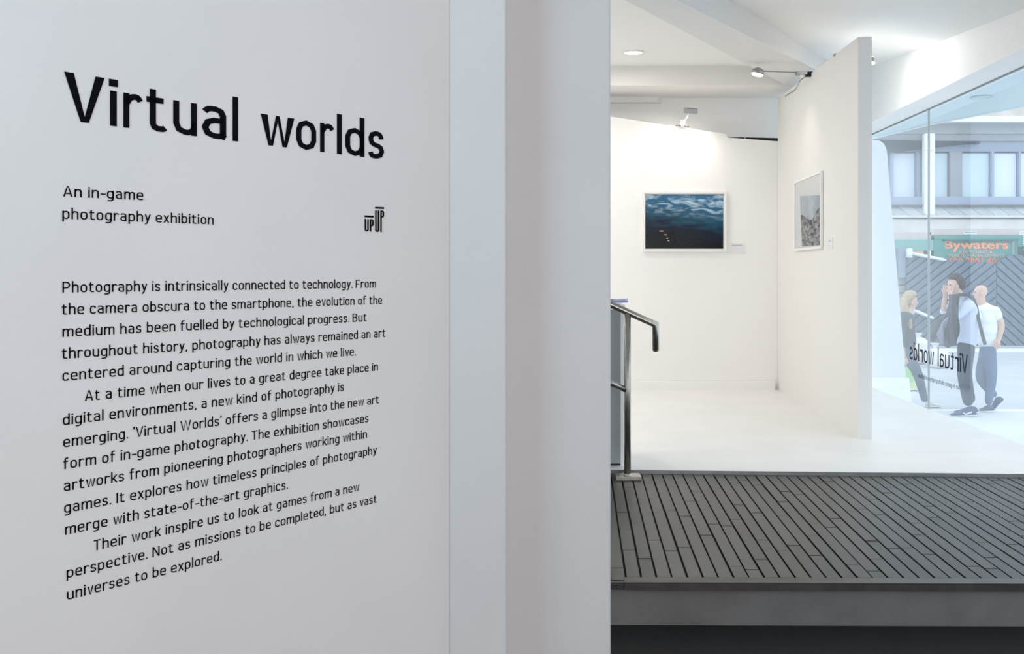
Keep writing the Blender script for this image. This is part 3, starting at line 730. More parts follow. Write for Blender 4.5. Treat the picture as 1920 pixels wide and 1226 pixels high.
logo = thing('wall_emblem', 'small black emblem of stepped letters UP UP under the title end', 'emblem')
def lp(x, y): u, z = wall_uv(660+x/15.325, 370+y/15.325); return Vector((u, z))
def logo_stroke(name, pts, w=40, n=4, closed=False, rad=0):
    q = ribbon(fillet(pts, n, closed), w, closed)
    bm = bmesh.new()
    for a_ in q:
        vs = []
        for p in a_:
            c_ = lp(p.x, p.y); vs.append(bm.verts.new(wall_point(c_.x, c_.y, .0012)))
        bm.faces.new(vs)
    me = bpy.data.meshes.new(name); bm.to_mesh(me); bm.free(); me.materials.append(M_vinyl)
    o = bpy.data.objects.new(name, me); COL.objects.link(o); o.parent = logo
    return o
for (x, yb_, yt_, yu, yp, bw) in ((375, 955, 545, 615, 812, 0), (676, 970, 300, 368, 562, 0)):
    logo_stroke('bar', [(x-22, yt_-3), (x+236, yt_+9)], 52)
    logo_stroke('letter', [(x, yu), (x+3, yb_, 50), (x+76, yb_+3, 50), (x+76, yu+8)], 42)
    logo_stroke('letter', [(x+150, yb_+24), (x+150, yu+28), (x+217, yu+33, 55), (x+217, yp, 55), (x+150, yp-2)], 42)

# mirrored vinyl lettering on the shop window
win = thing('window_lettering', 'dark mirrored lettering Virtual worlds on the shop window pane', 'lettering')
M_wvinyl = mat('window_vinyl', (.02, .03, .045), .7, spec=.1)
def glass_y(px): return 5400/(px-1060)
def win_text(txt, xl, xr, zb, cap, s, name):
    yL, yR = glass_y(xl), glass_y(xr)         # xr = near end where the reversed text starts
    gl_, wid = shape_text(txt, s, n=2); q = []
    for ch, gx, qq, w in gl_: q.append((ch, [tuple(Vector((p.x+gx, p.y)) for p in a_) for a_ in qq]))
    def fn(x, y, d): yy_ = yR+(yL-yR)*x/wid; return Vector((GX(yy_, -.0015), yy_, zb+y*cap))
    for ch, qq in q:
        if name == 'letter' and qq: put_quads(qq, fn, name='letter', m=M_wvinyl, parent=win)
    if name != 'letter': put_quads([a_ for _, qq in q for a_ in qq], fn, name=name, m=mat('window_vinyl_grey', (.09, .11, .13), .6), parent=win)
yR = glass_y(1815)
zb = hz(701, yR)
win_text('Virtual worlds', 1705.5, 1814.5, zb, .144, .105, 'letter')
win_text('An in-game photography exhibition', 1722, 1799, hz(731, glass_y(1799)), .036, .12, 'text_line')

# ------------------------------------------------------------------ street
M_road = mat('road_asphalt', (.52, .56, .62), .85, noise=.12, nscale=1.5, bump=.2, bscale=40)
M_pave = mat('pavement_stone', (.66, .70, .75), .8, noise=.1, nscale=1.2)
M_line = mat('white_kerb', (.86, .88, .9), .7)
YB = 23.9
ky = 1.82*F/(771-HY)
struct(box('pavement_near', 3.0, 40, -6, ky, ZS-.3, ZS, M_pave), 'pale near pavement outside the shop window')
struct(box('kerb', 2.0, 40, ky, ky+.12, ZS-.3, ZS+.008, M_line), 'white kerb line along the street')
struct(box('road', 0, 60, ky+.12, YB+1, ZS-.3, ZS-.004, M_road), 'pale grey street surface')
struct(box('trim_gate_kerb', 4, 40, 21.6, 21.95, ZS-.1, ZS+.05, M_line), 'pale kerb before the gates')
bd = thing('street_building', 'pale concrete building across the street with upper windows and green fascia', 'building')
M_conc = mat('facade_concrete', (.72, .69, .66), .85, noise=.12, nscale=2.2, bump=.3, bscale=20)
M_conc2 = mat('facade_grey', (.36, .38, .42), .8, noise=.1, nscale=2)
M_bluegrey = mat('sill_bluegrey', (.34, .40, .52), .7)
M_green = mat('fascia_green', (.06, .30, .26), .6, noise=.1, nscale=6)
M_dark = mat('recess_dark', (.03, .05, .08), .8)
M_gate = mat('gate_bluegrey', (.15, .20, .27), .7, noise=.25, nscale=9)
M_win = mat('frosted_pane', (.58, .72, .78), .25, spec=.6)
M_win2 = mat('frosted_pane_pale', (.72, .80, .88), .25, spec=.6)
M_wpost = mat('white_post', (.90, .90, .90), .6)
bx = lambda px, Y=YB: (px-CX)/F*Y
def band(name, xa_, xb_, ya_, yb_, y0, y1, m, par=bd, bevel=0):
    """piece of the facade between two columns and two rows read off at the facade's distance"""
    return box(name, bx(xa_), bx(xb_), y0, y1, hz(yb_, YB), hz(ya_, YB), m, par, bevel)
band('brick_parapet', 1300, 2400, 150, 222, YB, YB+.4, mat('parapet_brick', (.70, .64, .60), .85, noise=.2, nscale=3))
band('coping', 1300, 2400, 221.5, 232, YB-.35, YB, M_wpost)
band('soffit_beam', 1300, 2400, 232, 251, YB-.02, YB+.4, mat('slab_grey', (.40, .44, .46), .8, noise=.2, nscale=1.5))
band('lintel', 1300, 2400, 250, 264, YB+.02, YB+.4, M_conc2)
band('window_head', 1300, 2400, 264, 283, YB+.08, YB+.4, mat('head_grey', (.30, .36, .46), .8))
# dark wedge-shaped awning tucked under the lintel
wd_ = thing('awning', 'dark wedge-shaped awning under the lintel across the street', 'awning')
def poly_front(name, pts, y0, y1, m, par):
    bm = bmesh.new(); A = [bm.verts.new((bx(x, YB), y0, hz(y, YB))) for x, y in pts]; Bv = [bm.verts.new((bx(x, YB), y1, hz(y, YB))) for x, y in pts]
    bm.faces.new(A); bm.faces.new(Bv[::-1]); n = len(A)
    for i in range(n): bm.faces.new((A[i], A[(i+1) % n], Bv[(i+1) % n], Bv[i]))
    return bm_obj(name, bm, m, par)
poly_front('canvas', [(1640, 262), (1828, 267), (1828, 268), (1640, 289)], YB-.05, YB+.07, M_dark, wd_)
poly_front('end_cap', [(1826, 265.5), (1835, 265.5), (1835, 269.5), (1826, 269.5)], YB-.06, YB+.07, M_dark, wd_)
rebase(wd_, (bx(1740), YB, hz(275, YB)))
band('sill', 1300, 2400, 369.5, 384.5, YB-.12, YB+.3, M_bluegrey)
band('window_backing', 1300, 2400, 283, 370, YB+.28, YB+.4, M_conc2)
for (xa_, xb_, m) in ((1630, 1671, M_win), (1677, 1721.5, M_win2), (1725, 1732, M_win), (1754, 1783.5, M_win), (1806, 1861.5, M_win), (1866, 1913, M_win2), (1916.5, 1958, M_win2), (1964, 2010, M_win), (2030, 2080, M_win2)):
    w_ = band('window', xa_, xb_, 284, 370, YB+.20, YB+.28, M_conc2)
    p_ = band('pane', xa_+1.5, xb_-1.5, 286, 369, YB+.17, YB+.20, m, w_)
for (xa_, xb_) in ((1671, 1677), (1721.5, 1725), (1783.5, 1806), (1861.5, 1866), (1913, 1916.5), (1958, 1964), (2010, 2030)):
    band('mullion', xa_, xb_, 283, 370, YB+.05, YB+.3, M_bluegrey if xb_-xa_ < 10 else M_conc2)
band('flashing', 1300, 2400, 384.5, 386.5, YB-.2, YB, mat('flashing_dark', (.16, .18, .22), .7))
# sloping slates under the sill: each one a piece
M_sl = [mat('lead_slate_a', (.46, .49, .52), .7, noise=.1, nscale=5), mat('lead_slate_b', (.52, .55, .58), .7, noise=.1, nscale=5)]
xx = 1600; i = 0
while xx < 2100:
    z0_, z1_ = hz(405, YB), hz(386.5, YB); dx = 17
    bm = bmesh.new(); pts = [(xx+dx+1, 405, -.26), (xx+26.5+dx, 405, -.26), (xx+26.5, 386.5, -.05), (xx+1, 386.5, -.05)]
    A = [bm.verts.new((bx(x), YB+d-.02, hz(y, YB))) for x, y, d in pts]; Bv = [bm.verts.new((bx(x), YB+d+.02, hz(y, YB))) for x, y, d in pts]
    bm.faces.new(A); bm.faces.new(Bv[::-1])
    for j in range(4): bm.faces.new((A[j], A[(j+1) % 4], Bv[(j+1) % 4], Bv[j]))
    bm_obj('slate', bm, M_sl[i % 2], bd); xx += 26.5; i += 1
band('slate_backing', 1300, 2400, 386.5, 405, YB, YB+.3, M_conc2)
band('ledge', 1300, 2400, 405, 409, YB-.28, YB+.2, M_conc)
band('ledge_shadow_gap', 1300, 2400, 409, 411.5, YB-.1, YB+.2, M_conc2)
band('concrete_beam', 1300, 2400, 411.5, 442, YB-.2, YB+.2, M_conc)
band('patch', 1736, 2400, 430, 441, YB-.215, YB-.2, mat('facade_patch', (.62, .55, .53), .85, noise=.1, nscale=3))
band('patch', 1640, 1739, 436, 450, YB-.215, YB-.2, mat('facade_patch', (.6, .6, .6)))
# white upright post before the upper windows
t = thing('upper_post', 'square white post standing before the upper windows across the street', 'post')
box('shaft', bx(1735, YB-.26), bx(1753.5, YB-.26), YB-.26, YB-.12, hz(405, YB), hz(250, YB-.26), M_wpost, t, bevel=.01)
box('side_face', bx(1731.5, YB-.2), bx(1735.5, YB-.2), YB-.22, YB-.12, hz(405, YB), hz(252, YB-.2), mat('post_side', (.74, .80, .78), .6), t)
box('joint', bx(1734.5, YB-.26), bx(1754, YB-.26), YB-.27, YB-.11, hz(282.5, YB-.26), hz(281, YB-.26), M_conc, t)
rebase(t, (bx(1744, YB-.26), YB-.2, hz(405, YB)))
# green fascia, boards, sign
band('fascia', 1742, 1906, 442, 449, YB-.30, YB-.1, M_green)
band('fascia_jamb', 1742, 1763, 446, 645, YB-.28, YB-.1, M_green)
band('fascia_jamb', 1898, 1907, 446, 645, YB-.28, YB-.1, M_green)
band('fascia_low', 1620, 1742, 450, 470, YB-.26, YB-.1, mat('fascia_pale_green', (.16, .40, .37), .6))
band('lower_wall', 1300, 1742, 450, 660, YB-.05, YB+.3, mat('lower_wall_stone', (.38, .40, .42), .85, noise=.2, nscale=4))
band('side_box', 1672, 1697, 466, 520, YB-.4, YB-.05, mat('meter_box', (.27, .33, .42), .7))
band('stone_block', 1676, 1698, 520, 533, YB-.12, YB-.05, M_conc); band('stone_block', 1676, 1698, 535, 548, YB-.12, YB-.05, M_conc); band('stone_block', 1676, 1698, 550, 566, YB-.12, YB-.05, M_conc)
band('lower_wall', 1907, 2400, 442, 660, YB-.05, YB+.3, M_conc2)
rebase(bd, (bx(1780), YB, ZS))
def text_obj(body, name, x, y, z, size, m, par, sx=1, flip=False, bold=0.0, align='CENTER'):
    cu = bpy.data.curves.new(name, 'FONT'); cu.body = body; cu.size = size; cu.extrude = .01; cu.offset = bold; cu.align_x = align; cu.resolution_u = 2
    o = bpy.data.objects.new(name, cu); COL.objects.link(o); o.rotation_euler = (PI/2, 0, 0); o.scale = (sx, 1, 1); o.location = (x, y, z)
    bpy.context.view_layer.update()
    dg = bpy.context.evaluated_depsgraph_get(); me = bpy.data.meshes.new_from_object(o.evaluated_get(dg))
    me.transform(o.matrix_world); bpy.data.objects.remove(o)
    me.materials.clear(); me.materials.append(m)
    q = bpy.data.objects.new(name, me); COL.objects.link(q); q.parent = par; return q
sg = thing('shop_sign', 'green board sign with orange lettering above the diagonal boarded gates', 'sign')
ys = YB-.2
box('board', bx(1763, ys), bx(1898, ys), ys, ys+.04, hz(520, ys), hz(449, ys), mat('sign_green', (.085, .30, .29), .6), sg)
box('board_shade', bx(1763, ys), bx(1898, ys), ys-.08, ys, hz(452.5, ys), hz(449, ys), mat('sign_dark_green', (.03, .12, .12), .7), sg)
M_or = mat('sign_orange', (.90, .34, .16), .6); M_or2 = mat('sign_salmon', (.80, .50, .38), .6); M_red = mat('sign_red', (.92, .20, .12), .6)
yt = ys-.015
text_obj('Bywaters', 'lettering', bx(1829.5, yt), yt, hz(466, yt), .285, M_or, sg, sx=1.52, bold=.009)
text_obj('RECYCLING &', 'lettering', bx(1829.5, yt), yt, hz(475, yt), .105, M_or2, sg, sx=1.25)
text_obj('WASTE MANAGEMENT', 'lettering', bx(1830, yt), yt, hz(482, yt), .105, M_or2, sg, sx=1.30)
text_obj('020 7001 60', 'lettering', bx(1823, yt), yt, hz(496.5, yt), .24, M_red, sg, sx=.98, bold=.008)
rebase(sg, (bx(1830), ys, hz(520, ys)))
s2 = thing('small_sign', 'small orange and white sign left of the green fascia across the street', 'sign')
box('board', bx(1709, yt), bx(1728, yt), yt-.1, yt-.06, hz(476.5, yt), hz(470, yt), mat('small_sign_orange', (.88, .36, .2), .6), s2)
box('edge', bx(1707, yt), bx(1709, yt), yt-.1, yt-.06, hz(476.5, yt), hz(470, yt), M_wpost, s2)
rebase(s2, (bx(1718), yt, hz(476.5, yt)))
s3 = thing('small_sign', 'black nameplate with white letters at the right edge of the fascia', 'sign')
box('board', bx(1906, yt), bx(1990, yt), yt-.1, yt-.06, hz(478, yt), hz(463, yt), mat('nameplate_black', (.02, .07, .07), .6), s3)
text_obj('Th', 'lettering', bx(1913.5, yt), yt-.105, hz(474, yt), .12, M_wpost, s3, sx=1.2, align='LEFT')
rebase(s3, (bx(1930), yt, hz(478, yt)))
# vents
def vent(xa_, xb_, ya_, yb_, n, label):
    t = thing('air_vent', label, 'vent')
    y = YB-.24; box('housing', bx(xa_, y), bx(xb_, y), y, y+.04, hz(yb_, y), hz(ya_, y), M_wpost, t)
    for k in range(n):
        q = ya_+(yb_-ya_)*(k+.5)/n
        box('slat', bx(xa_+1.5, y), bx(xb_-1.5, y), y-.02, y, hz(q+.7, y), hz(q-.7, y), mat('vent_slot', (.28, .36, .46), .6), t)
    rebase(t, (bx(xa_, y), y, hz(yb_, y)))
vent(1807, 1831, 433, 442, 2, 'small white louvred vent above the green fascia')
vent(1912, 1942, 434, 461, 6, 'tall white louvred vent at the right end of the fascia')
# diagonal boarded gates
def clip_poly(poly, a_, b_, c_):
    out = []
    for i in range(len(poly)):
        p, q = poly[i-1], poly[i]
        dp = a_*p[0]+b_*p[1]-c_; dq = a_*q[0]+b_*q[1]-c_
        if (dp <= 0) != (dq <= 0):
            t_ = dp/(dp-dq); out.append((p[0]+(q[0]-p[0])*t_, p[1]+(q[1]-p[1])*t_))
        if dq <= 0: out.append(q)
    return out
def gate(label, outline, slope, y, pitch, m):
    """outline in (x, z) metres; boards run at the given angle"""
    t = thing('boarded_gate', label, 'gate')
    ca, sa = math.cos(slope), math.sin(slope); nx, nz = -sa, ca
    ds = [nx*p[0]+nz*p[1] for p in outline]; d = min(ds)
    bm = bmesh.new(); A = [bm.verts.new((x, y+.05, z)) for x, z in outline]; Bv = [bm.verts.new((x, y+.08, z)) for x, z in outline]
    bm.faces.new(A); bm.faces.new(Bv[::-1]); n = len(A)
    for i in range(n): bm.faces.new((A[i], A[(i+1) % n], Bv[(i+1) % n], Bv[i]))
    bm_obj('backing', bm, mat('gate_back', (.07, .10, .14), .8), t)
    k = 0
    while d < max(ds):
        pl = clip_poly(clip_poly(outline, nx, nz, d+pitch*.80), -nx, -nz, -d)
        if len(pl) > 2:
            bm = bmesh.new(); A = [bm.verts.new((x, y, z)) for x, z in pl]; Bv = [bm.verts.new((x, y+.05, z)) for x, z in pl]
            bm.faces.new(A); bm.faces.new(Bv[::-1]); n = len(A)
            for i in range(n): bm.faces.new((A[i], A[(i+1) % n], Bv[(i+1) % n], Bv[i]))
            bm_obj('board', bm, m, t)
        d += pitch; k += 1
    xm_ = sum(p[0] for p in outline)/len(outline); rebase(t, (xm_, y, ZS)); return t
yg = YB-.45
g = lambda px, py: (bx(px, yg), hz(py, yg))
gate('left leaf of diagonal boarded grey gate behind the pedestrians, boards rising rightwards', [(bx(1700, yg), ZS), (bx(1868, yg), ZS), g(1868, 493), g(1776, 487), g(1740, 482), g(1700, 470)], math.radians(38), yg, .16, M_gate)
gate('right leaf of diagonal boarded grey gate beside the bald man, boards falling rightwards', [(bx(1869.5, yg), ZS), (bx(1990, yg), ZS), g(1990, 476), g(1892, 478), g(1869.5, 493)], math.radians(-42), yg, .16, M_gate)
M_bar = mat('white_bar', (.80, .84, .88), .5)
for lab, a_, b_ in (('white tubular barrier arm slanting below the small orange sign', (1705, 474, ), (1774, 488)), ('white tubular barrier arm slanting behind the blonde woman', (1709, 592-12), (1751, 597))):
    t = thing('barrier_arm', lab, 'bar')
    pa_, pb_ = P(a_[0], a_[1], yg-.1), P(b_[0], b_[1], yg-.1)
    tube('tube', [pa_, pa_.lerp(pb_, .9), pb_], [.042, .038, .022], M_bar, t, res=10)
    lathe('end_cap', [(0, -.12), (.075, -.12), (.075, .10), (0, .12)], pa_, M_bar, t, n=12)
    rebase(t, pa_)
# white rubble sacks on the street behind the people
def sack(label, px, py, w_, h_, Y, seed):
    rnd = random.Random(seed); bm = bmesh.new(); bmesh.ops.create_icosphere(bm, subdivisions=3, radius=1)
    ph = [rnd.uniform(0, 6) for _ in range(4)]
    for v in bm.verts:
        c = v.co; f = 1+.09*math.sin(5*c.x+ph[0])+.07*math.sin(7*c.z+ph[1])*math.cos(4*c.y+ph[2])
        sgn = lambda a_: math.copysign(abs(a_)**.75, a_)
        v.co = Vector((sgn(c.x)*w_/2*f, sgn(c.y)*.28*f, sgn(c.z)*h_/2*f+h_/2))
        if v.co.z < 0.02: v.co.z = 0
    base = P(px, 0, Y); bmesh.ops.translate(bm, vec=(base.x, Y, ZS), verts=bm.verts)
    t = thing('rubble_sack', label, 'sack')
    bm_obj('bag', bm, mat('sack_white', (.80, .79, .78), .75, noise=.15, nscale=4), t, smooth=True)
    topz = ZS+h_
    lathe('tied_neck', [(.10, -.06), (.035, .0), (.03, .03), (.09, .10), (.05, .09), (0, .05)], (base.x-w_*.08, Y, topz), mat('sack_white', (.8, .79, .78)), t, n=14)
    rebase(t, (base.x, Y, ZS))
Ysk = 1.82*F/(684-HY)
sack('tall white rubble sack just right of the blonde woman', 1724, 0, .36, .50, Ysk+.3, 3)
sack('squat white rubble sack between the blonde woman and dark-haired man', 1756, 0, .36, .36, Ysk-.5, 5)

# ------------------------------------------------------------------ people
def skin_mesh(name, J, E, R, m, parent, sub=2, root=None, off=(0, 0, 0)):
    """one continuous surface grown around a skeleton. J: name -> Vector, E: edges, R: name -> radius or (rx, ry)"""
    names = []
    for a_, b_ in E:
        for q in (a_, b_):
            if q not in names: names.append(q)
    me = bpy.data.meshes.new(name); me.from_pydata([J[n] for n in names], [(names.index(a_), names.index(b_)) for a_, b_ in E], [])
    o = bpy.data.objects.new(name+'_rig', me); COL.objects.link(o)
    sk = o.modifiers.new('skin', 'SKIN'); sk.use_smooth_shade = True; sk.branch_smoothing = .4
    layer = me.skin_vertices[0].data if me.skin_vertices else None
    if layer is None:
        bm = bmesh.new(); bm.from_mesh(me); bm.verts.layers.skin.verify(); bm.to_mesh(me); bm.free(); layer = me.skin_vertices[0].data
    for i, n in enumerate(names):
        r = R[n]; layer[i].radius = r if isinstance(r, tuple) else (r, r)
        layer[i].use_root = (n == (root or names[0]))
    ss = o.modifiers.new('sub', 'SUBSURF'); ss.levels = sub; ss.render_levels = sub
    bpy.context.view_layer.update(); dg = bpy.context.evaluated_depsgraph_get()
    me2 = bpy.data.meshes.new_from_object(o.evaluated_get(dg)); me2.name = name
    bpy.data.objects.remove(o); me2.materials.clear(); me2.materials.append(m)
    for p in me2.polygons: p.use_smooth = True
    q = bpy.data.objects.new(name, me2); COL.objects.link(q); q.parent = parent; return q
def blob(name, c, rx, ry, rz, m, par, rot=0, fn=None, sub=3):
    bm = bmesh.new(); bmesh.ops.create_icosphere(bm, subdivisions=sub, radius=1)
    for v in bm.verts:
        v.co = Vector((v.co.x*rx, v.co.y*ry, v.co.z*rz))
        if fn: v.co = fn(v.co)
    bmesh.ops.rotate(bm, cent=(0, 0, 0), matrix=Matrix.Rotation(rot, 3, 'Y'), verts=bm.verts)
    bmesh.ops.translate(bm, vec=c, verts=bm.verts); return bm_obj(name, bm, m, par, smooth=True)
def shoe(par, heel, toe, m, msole, h=.085, w=.095):
    """shoe lying from heel to toe (world points at sole level)"""
    heel = Vector(heel); toe = Vector(toe); d = toe-heel; L_ = d.length; d.normalize(); up = Vector((0, 0, 1)); sd = d.cross(up).normalized(); up = sd.cross(d).normalized()
    st = [(0, .055, .6), (.06, .085, .8), (.25, .10, .85), (.45, .085, .85), (.65, .055, 1), (.85, .042, 1), (1.0, .022, .6)]
    for nm, lo, hi, mm in (('shoe', .018, None, m), ('sole', 0, .02, msole)):
        bm = bmesh.new(); rings = []
        for f, hh, ww in st:
            top_ = (hh if hi is None else hi+.002); ring = []
            for k in range(8):
                an = 2*PI*k/8; cx_ = math.cos(an)*w/2*ww*(1.08 if hi else 1); cz_ = (lo+top_)/2+math.sin(an)*(top_-lo)/2
                ring.append(bm.verts.new(heel+d*(L_*f)+sd*cx_+up*cz_))
            rings.append(ring)
        for r1, r2 in zip(rings, rings[1:]):
            for k in range(8): bm.faces.new((r1[k], r1[(k+1) % 8], r2[(k+1) % 8], r2[k]))
        bm.faces.new(rings[0][::-1]); bm.faces.new(rings[-1]); bm_obj(nm, bm, mm, par, smooth=True)
def hand(J, E, R, pre, wrist, palm, dirv, side, curl=.4):
    """palm and five fingers hanging off a wrist"""
    J[pre+'palm'] = palm; R[pre+'palm'] = (.030, .022); E.append((wrist, pre+'palm'))
    d = Vector(dirv).normalized(); s_ = Vector(side).normalized(); n_ = d.cross(s_).normalized()
    for i, ln in enumerate((.068, .078, .072, .058)):
        b_ = Vector(palm)+d*.035+s_*(i-1.5)*.020
        J[pre+'k%d' % i] = b_; J[pre+'m%d' % i] = b_+d*ln*.55+n_*curl*.02; J[pre+'t%d' % i] = b_+d*ln*.9+n_*curl*.05
        R[pre+'k%d' % i] = .0105; R[pre+'m%d' % i] = .009; R[pre+'t%d' % i] = .0075
        E += [(pre+'palm', pre+'k%d' % i), (pre+'k%d' % i, pre+'m%d' % i), (pre+'m%d' % i, pre+'t%d' % i)]
    J[pre+'th'] = Vector(palm)-s_*.035+d*.012; J[pre+'tt'] = Vector(palm)-s_*.05+d*.048+n_*.012
    R[pre+'th'] = .012; R[pre+'tt'] = .009; E += [(pre+'palm', pre+'th'), (pre+'th', pre+'tt')]
M_skin = mat('skin', (.70, .47, .38), .55, spec=.3, noise=.05, nscale=8)
M_sole = mat('sole_white', (.85, .86, .88), .6)
def person(label, Y, H, cloth, face, px, hair=None, woman=False):
    """px: dict joint -> (column, row, depth offset) read off the photograph at the person's distance"""
    t = thing('person', label, 'person', 'pedestrians outside the window')
    J = {k: P(v[0], v[1], Y+v[2]) for k, v in px.items()}
    return t, J
def face_parts(t, c, r, fd, m_skin):
    """c head centre, fd horizontal facing direction: nose, eyes, mouth, ears"""
    fd = Vector(fd).normalized(); sd = fd.cross(Vector((0, 0, 1))).normalized()
    blob('nose', c+fd*r*.88+Vector((0, 0, -.012)), .012, .012, .022, m_skin, t, sub=2)
    for s_ in (-1, 1):
        blob('eye', c+fd*r*.70+sd*s_*.032+Vector((0, 0, .012)), .010, .012, .007, mat('eye_dark', (.05, .04, .04), .3), t, sub=2)
        blob('ear', c+sd*s_*r*.93+fd*-.008+Vector((0, 0, -.005)), .020, .012, .030, m_skin, t, sub=2)
    blob('mouth', c+fd*r*.74+Vector((0, 0, -.052)), .014, .018, .006, mat('lips', (.5, .2, .18), .5), t, sub=2)
def straps(name, pts, w_, m, par, th=.006):
    """flat belt through points"""
    bm = bmesh.new(); rings = []
    pts = [Vector(p) for p in pts]
    for i, p in enumerate(pts):
        t_ = (pts[min(i+1, len(pts)-1)]-pts[max(i-1, 0)]).normalized(); s_ = t_.cross(Vector((0, -1, 0))).normalized(); n_ = Vector((0, -1, 0))
        rings.append([bm.verts.new(p+s_*a_*w_/2+n_*b_*th) for a_, b_ in ((-1, 0), (1, 0), (1, 1), (-1, 1))])
    for r1, r2 in zip(rings, rings[1:]):
        for k in range(4): bm.faces.new((r1[k], r1[(k+1) % 4], r2[(k+1) % 4], r2[k]))
    bm.faces.new(rings[0][::-1]); bm.faces.new(rings[-1]); return bm_obj(name, bm, m, par)

# --- dark-haired man in the pale blue shirt, both hands up at his face
Y1 = 12.13
t, J = person('dark-haired man in pale blue shirt and dark trousers holding both hands to his face', Y1, 1.78, None, None,
 dict(pelvis=(1811, 648, 0), waist=(1814, 622, 0), chest=(1812, 590, 0), upper=(1808, 570, 0), neck=(1801, 558, 0), chin=(1792, 545, 0), head=(1788, 532, 0), crown=(1789, 522, 0),
  shN=(1817, 570, -.17), elN=(1787, 599, -.24), wrN=(1781, 562, -.13), shF=(1800, 567, .16), elF=(1768, 587, .20), wrF=(1772, 556, .09),
  hipN=(1811, 655, -.09), knN=(1806, 706, -.10), anN=(1817, 762, -.09), hipF=(1811, 655, .09), knF=(1811, 703, .10), anF=(1821, 757, .12)))
E = [('pelvis', 'waist'), ('waist', 'chest'), ('chest', 'upper'), ('upper', 'neck'), ('neck', 'chin'), ('chin', 'head'), ('head', 'crown'),
     ('upper', 'shN'), ('shN', 'elN'), ('elN', 'wrN'), ('upper', 'shF'), ('shF', 'elF'), ('elF', 'wrF'),
     ('pelvis', 'hipN'), ('hipN', 'knN'), ('knN', 'anN'), ('pelvis', 'hipF'), ('hipF', 'knF'), ('knF', 'anF')]
R0 = dict(pelvis=.06, waist=.07, chest=.125, upper=.10, neck=.055, chin=.070, head=.088, crown=.072, shN=.06, elN=.042, wrN=.027, shF=.06, elF=.042, wrF=.027,
          hipN=.05, knN=.04, anN=.038, hipF=.05, knF=.04, anF=.038)
Eb, Rb = list(E), dict(R0)
hand(J, Eb, Rb, 'hn', 'wrN', P(1782, 550, Y1-.10), (.25, .15, 1), (1, .2, -.1), .5)
hand(J, Eb, Rb, 'hf', 'wrF', P(1772.5, 548, Y1+.05), (.15, -.1, 1), (1, -.2, 0), .5)
skin_mesh('body', J, Eb, Rb, M_skin, t)
M_shirt = mat('pale_blue_shirt', (.62, .68, .82), .8, noise=.08, nscale=6)
Js = dict(J); Js['elN2'] = J['elN'].lerp(J['wrN'], .35); Js['elF2'] = J['elF'].lerp(J['wrF'], .25); Js['hem'] = P(1812, 656, Y1)
skin_mesh('shirt', Js, [('hem', 'waist'), ('waist', 'chest'), ('chest', 'upper'), ('upper', 'neck0'), ('upper', 'shN'), ('shN', 'elN'), ('elN', 'elN2'), ('upper', 'shF'), ('shF', 'elF'), ('elF', 'elF2')]
          if Js.update(neck0=P(1802, 561, Y1)) is None else None,
          dict(hem=(.135, .15), waist=(.13, .15), chest=(.15, .16), upper=(.125, .13), neck0=.075, shN=.082, elN=.066, elN2=.055, shF=.08, elF=.062, elF2=.052), M_shirt, t)
straps('collar', [P(1794, 562, Y1-.10), P(1801, 555.5, Y1-.12), P(1808, 553, Y1-.1), P(1813, 558, Y1-.06)], .05, mat('collar_blue', (.55, .62, .8), .8), t, .05)
M_tr1 = mat('dark_trousers', (.055, .075, .11), .85, noise=.2, nscale=10)
Jt = dict(J); Jt['belt'] = P(1813, 630, Y1); Jt['seat'] = P(1812, 650, Y1); Jt['hipN'] = P(1811, 668, Y1-.08); Jt['hipF'] = P(1811, 668, Y1+.08)
skin_mesh('trousers', Jt, [('belt', 'seat'), ('seat', 'hipN'), ('hipN', 'knN'), ('knN', 'anN'), ('seat', 'hipF'), ('hipF', 'knF'), ('knF', 'anF')],
          dict(belt=.12, seat=(.15, .15), hipN=.105, knN=.078, anN=.066, hipF=.10, knF=.075, anF=.062), M_tr1, t)
M_navy = mat('trainer_navy', (.06, .09, .2), .6)
zs = lambda px, y: Vector((P(px, 0, y).x, y, ZS))
shoe(t, zs(1829, Y1-.09), zs(1781, Y1-.13), M_navy, M_sole); shoe(t, zs(1832, Y1+.13), zs(1788, Y1+.10), M_navy, M_sole)
def tick(t):   # white flash on the trainer's side
    straps('shoe_flash', [zs(1806, Y1-.165)+Vector((0, 0, .055)), zs(1810, Y1-.165)+Vector((0, 0, .035)), zs(1822, Y1-.165)+Vector((0, 0, .06))], .015, M_sole, t, .004)
tick(t)
M_hair1 = mat('brown_black_hair', (.035, .027, .024), .7, noise=.3, nscale=30, bump=.5, bscale=60)
hc = P(1789.5, 531, Y1)
def hair1(v):
    f = 1+.07*math.sin(31*v.x+17*v.z)+.06*math.sin(43*v.z-23*v.y)
    v = v*f
    if v.z < .05: v.x = max(v.x, -.03+(.05-v.z)*.35)      # open over the face, facing -x
    return v
blob('hair', hc+Vector((.014, 0, .012)), .118, .102, .122, M_hair1, t, fn=hair1, sub=4)
face_parts(t, P(1787, 536, Y1), .088, (-1, -.15, 0), M_skin)
blob('wristwatch', J['wrN'], .034, .034, .014, M_black, t, sub=2)
rebase(t, (J['pelvis'].x, Y1, ZS))
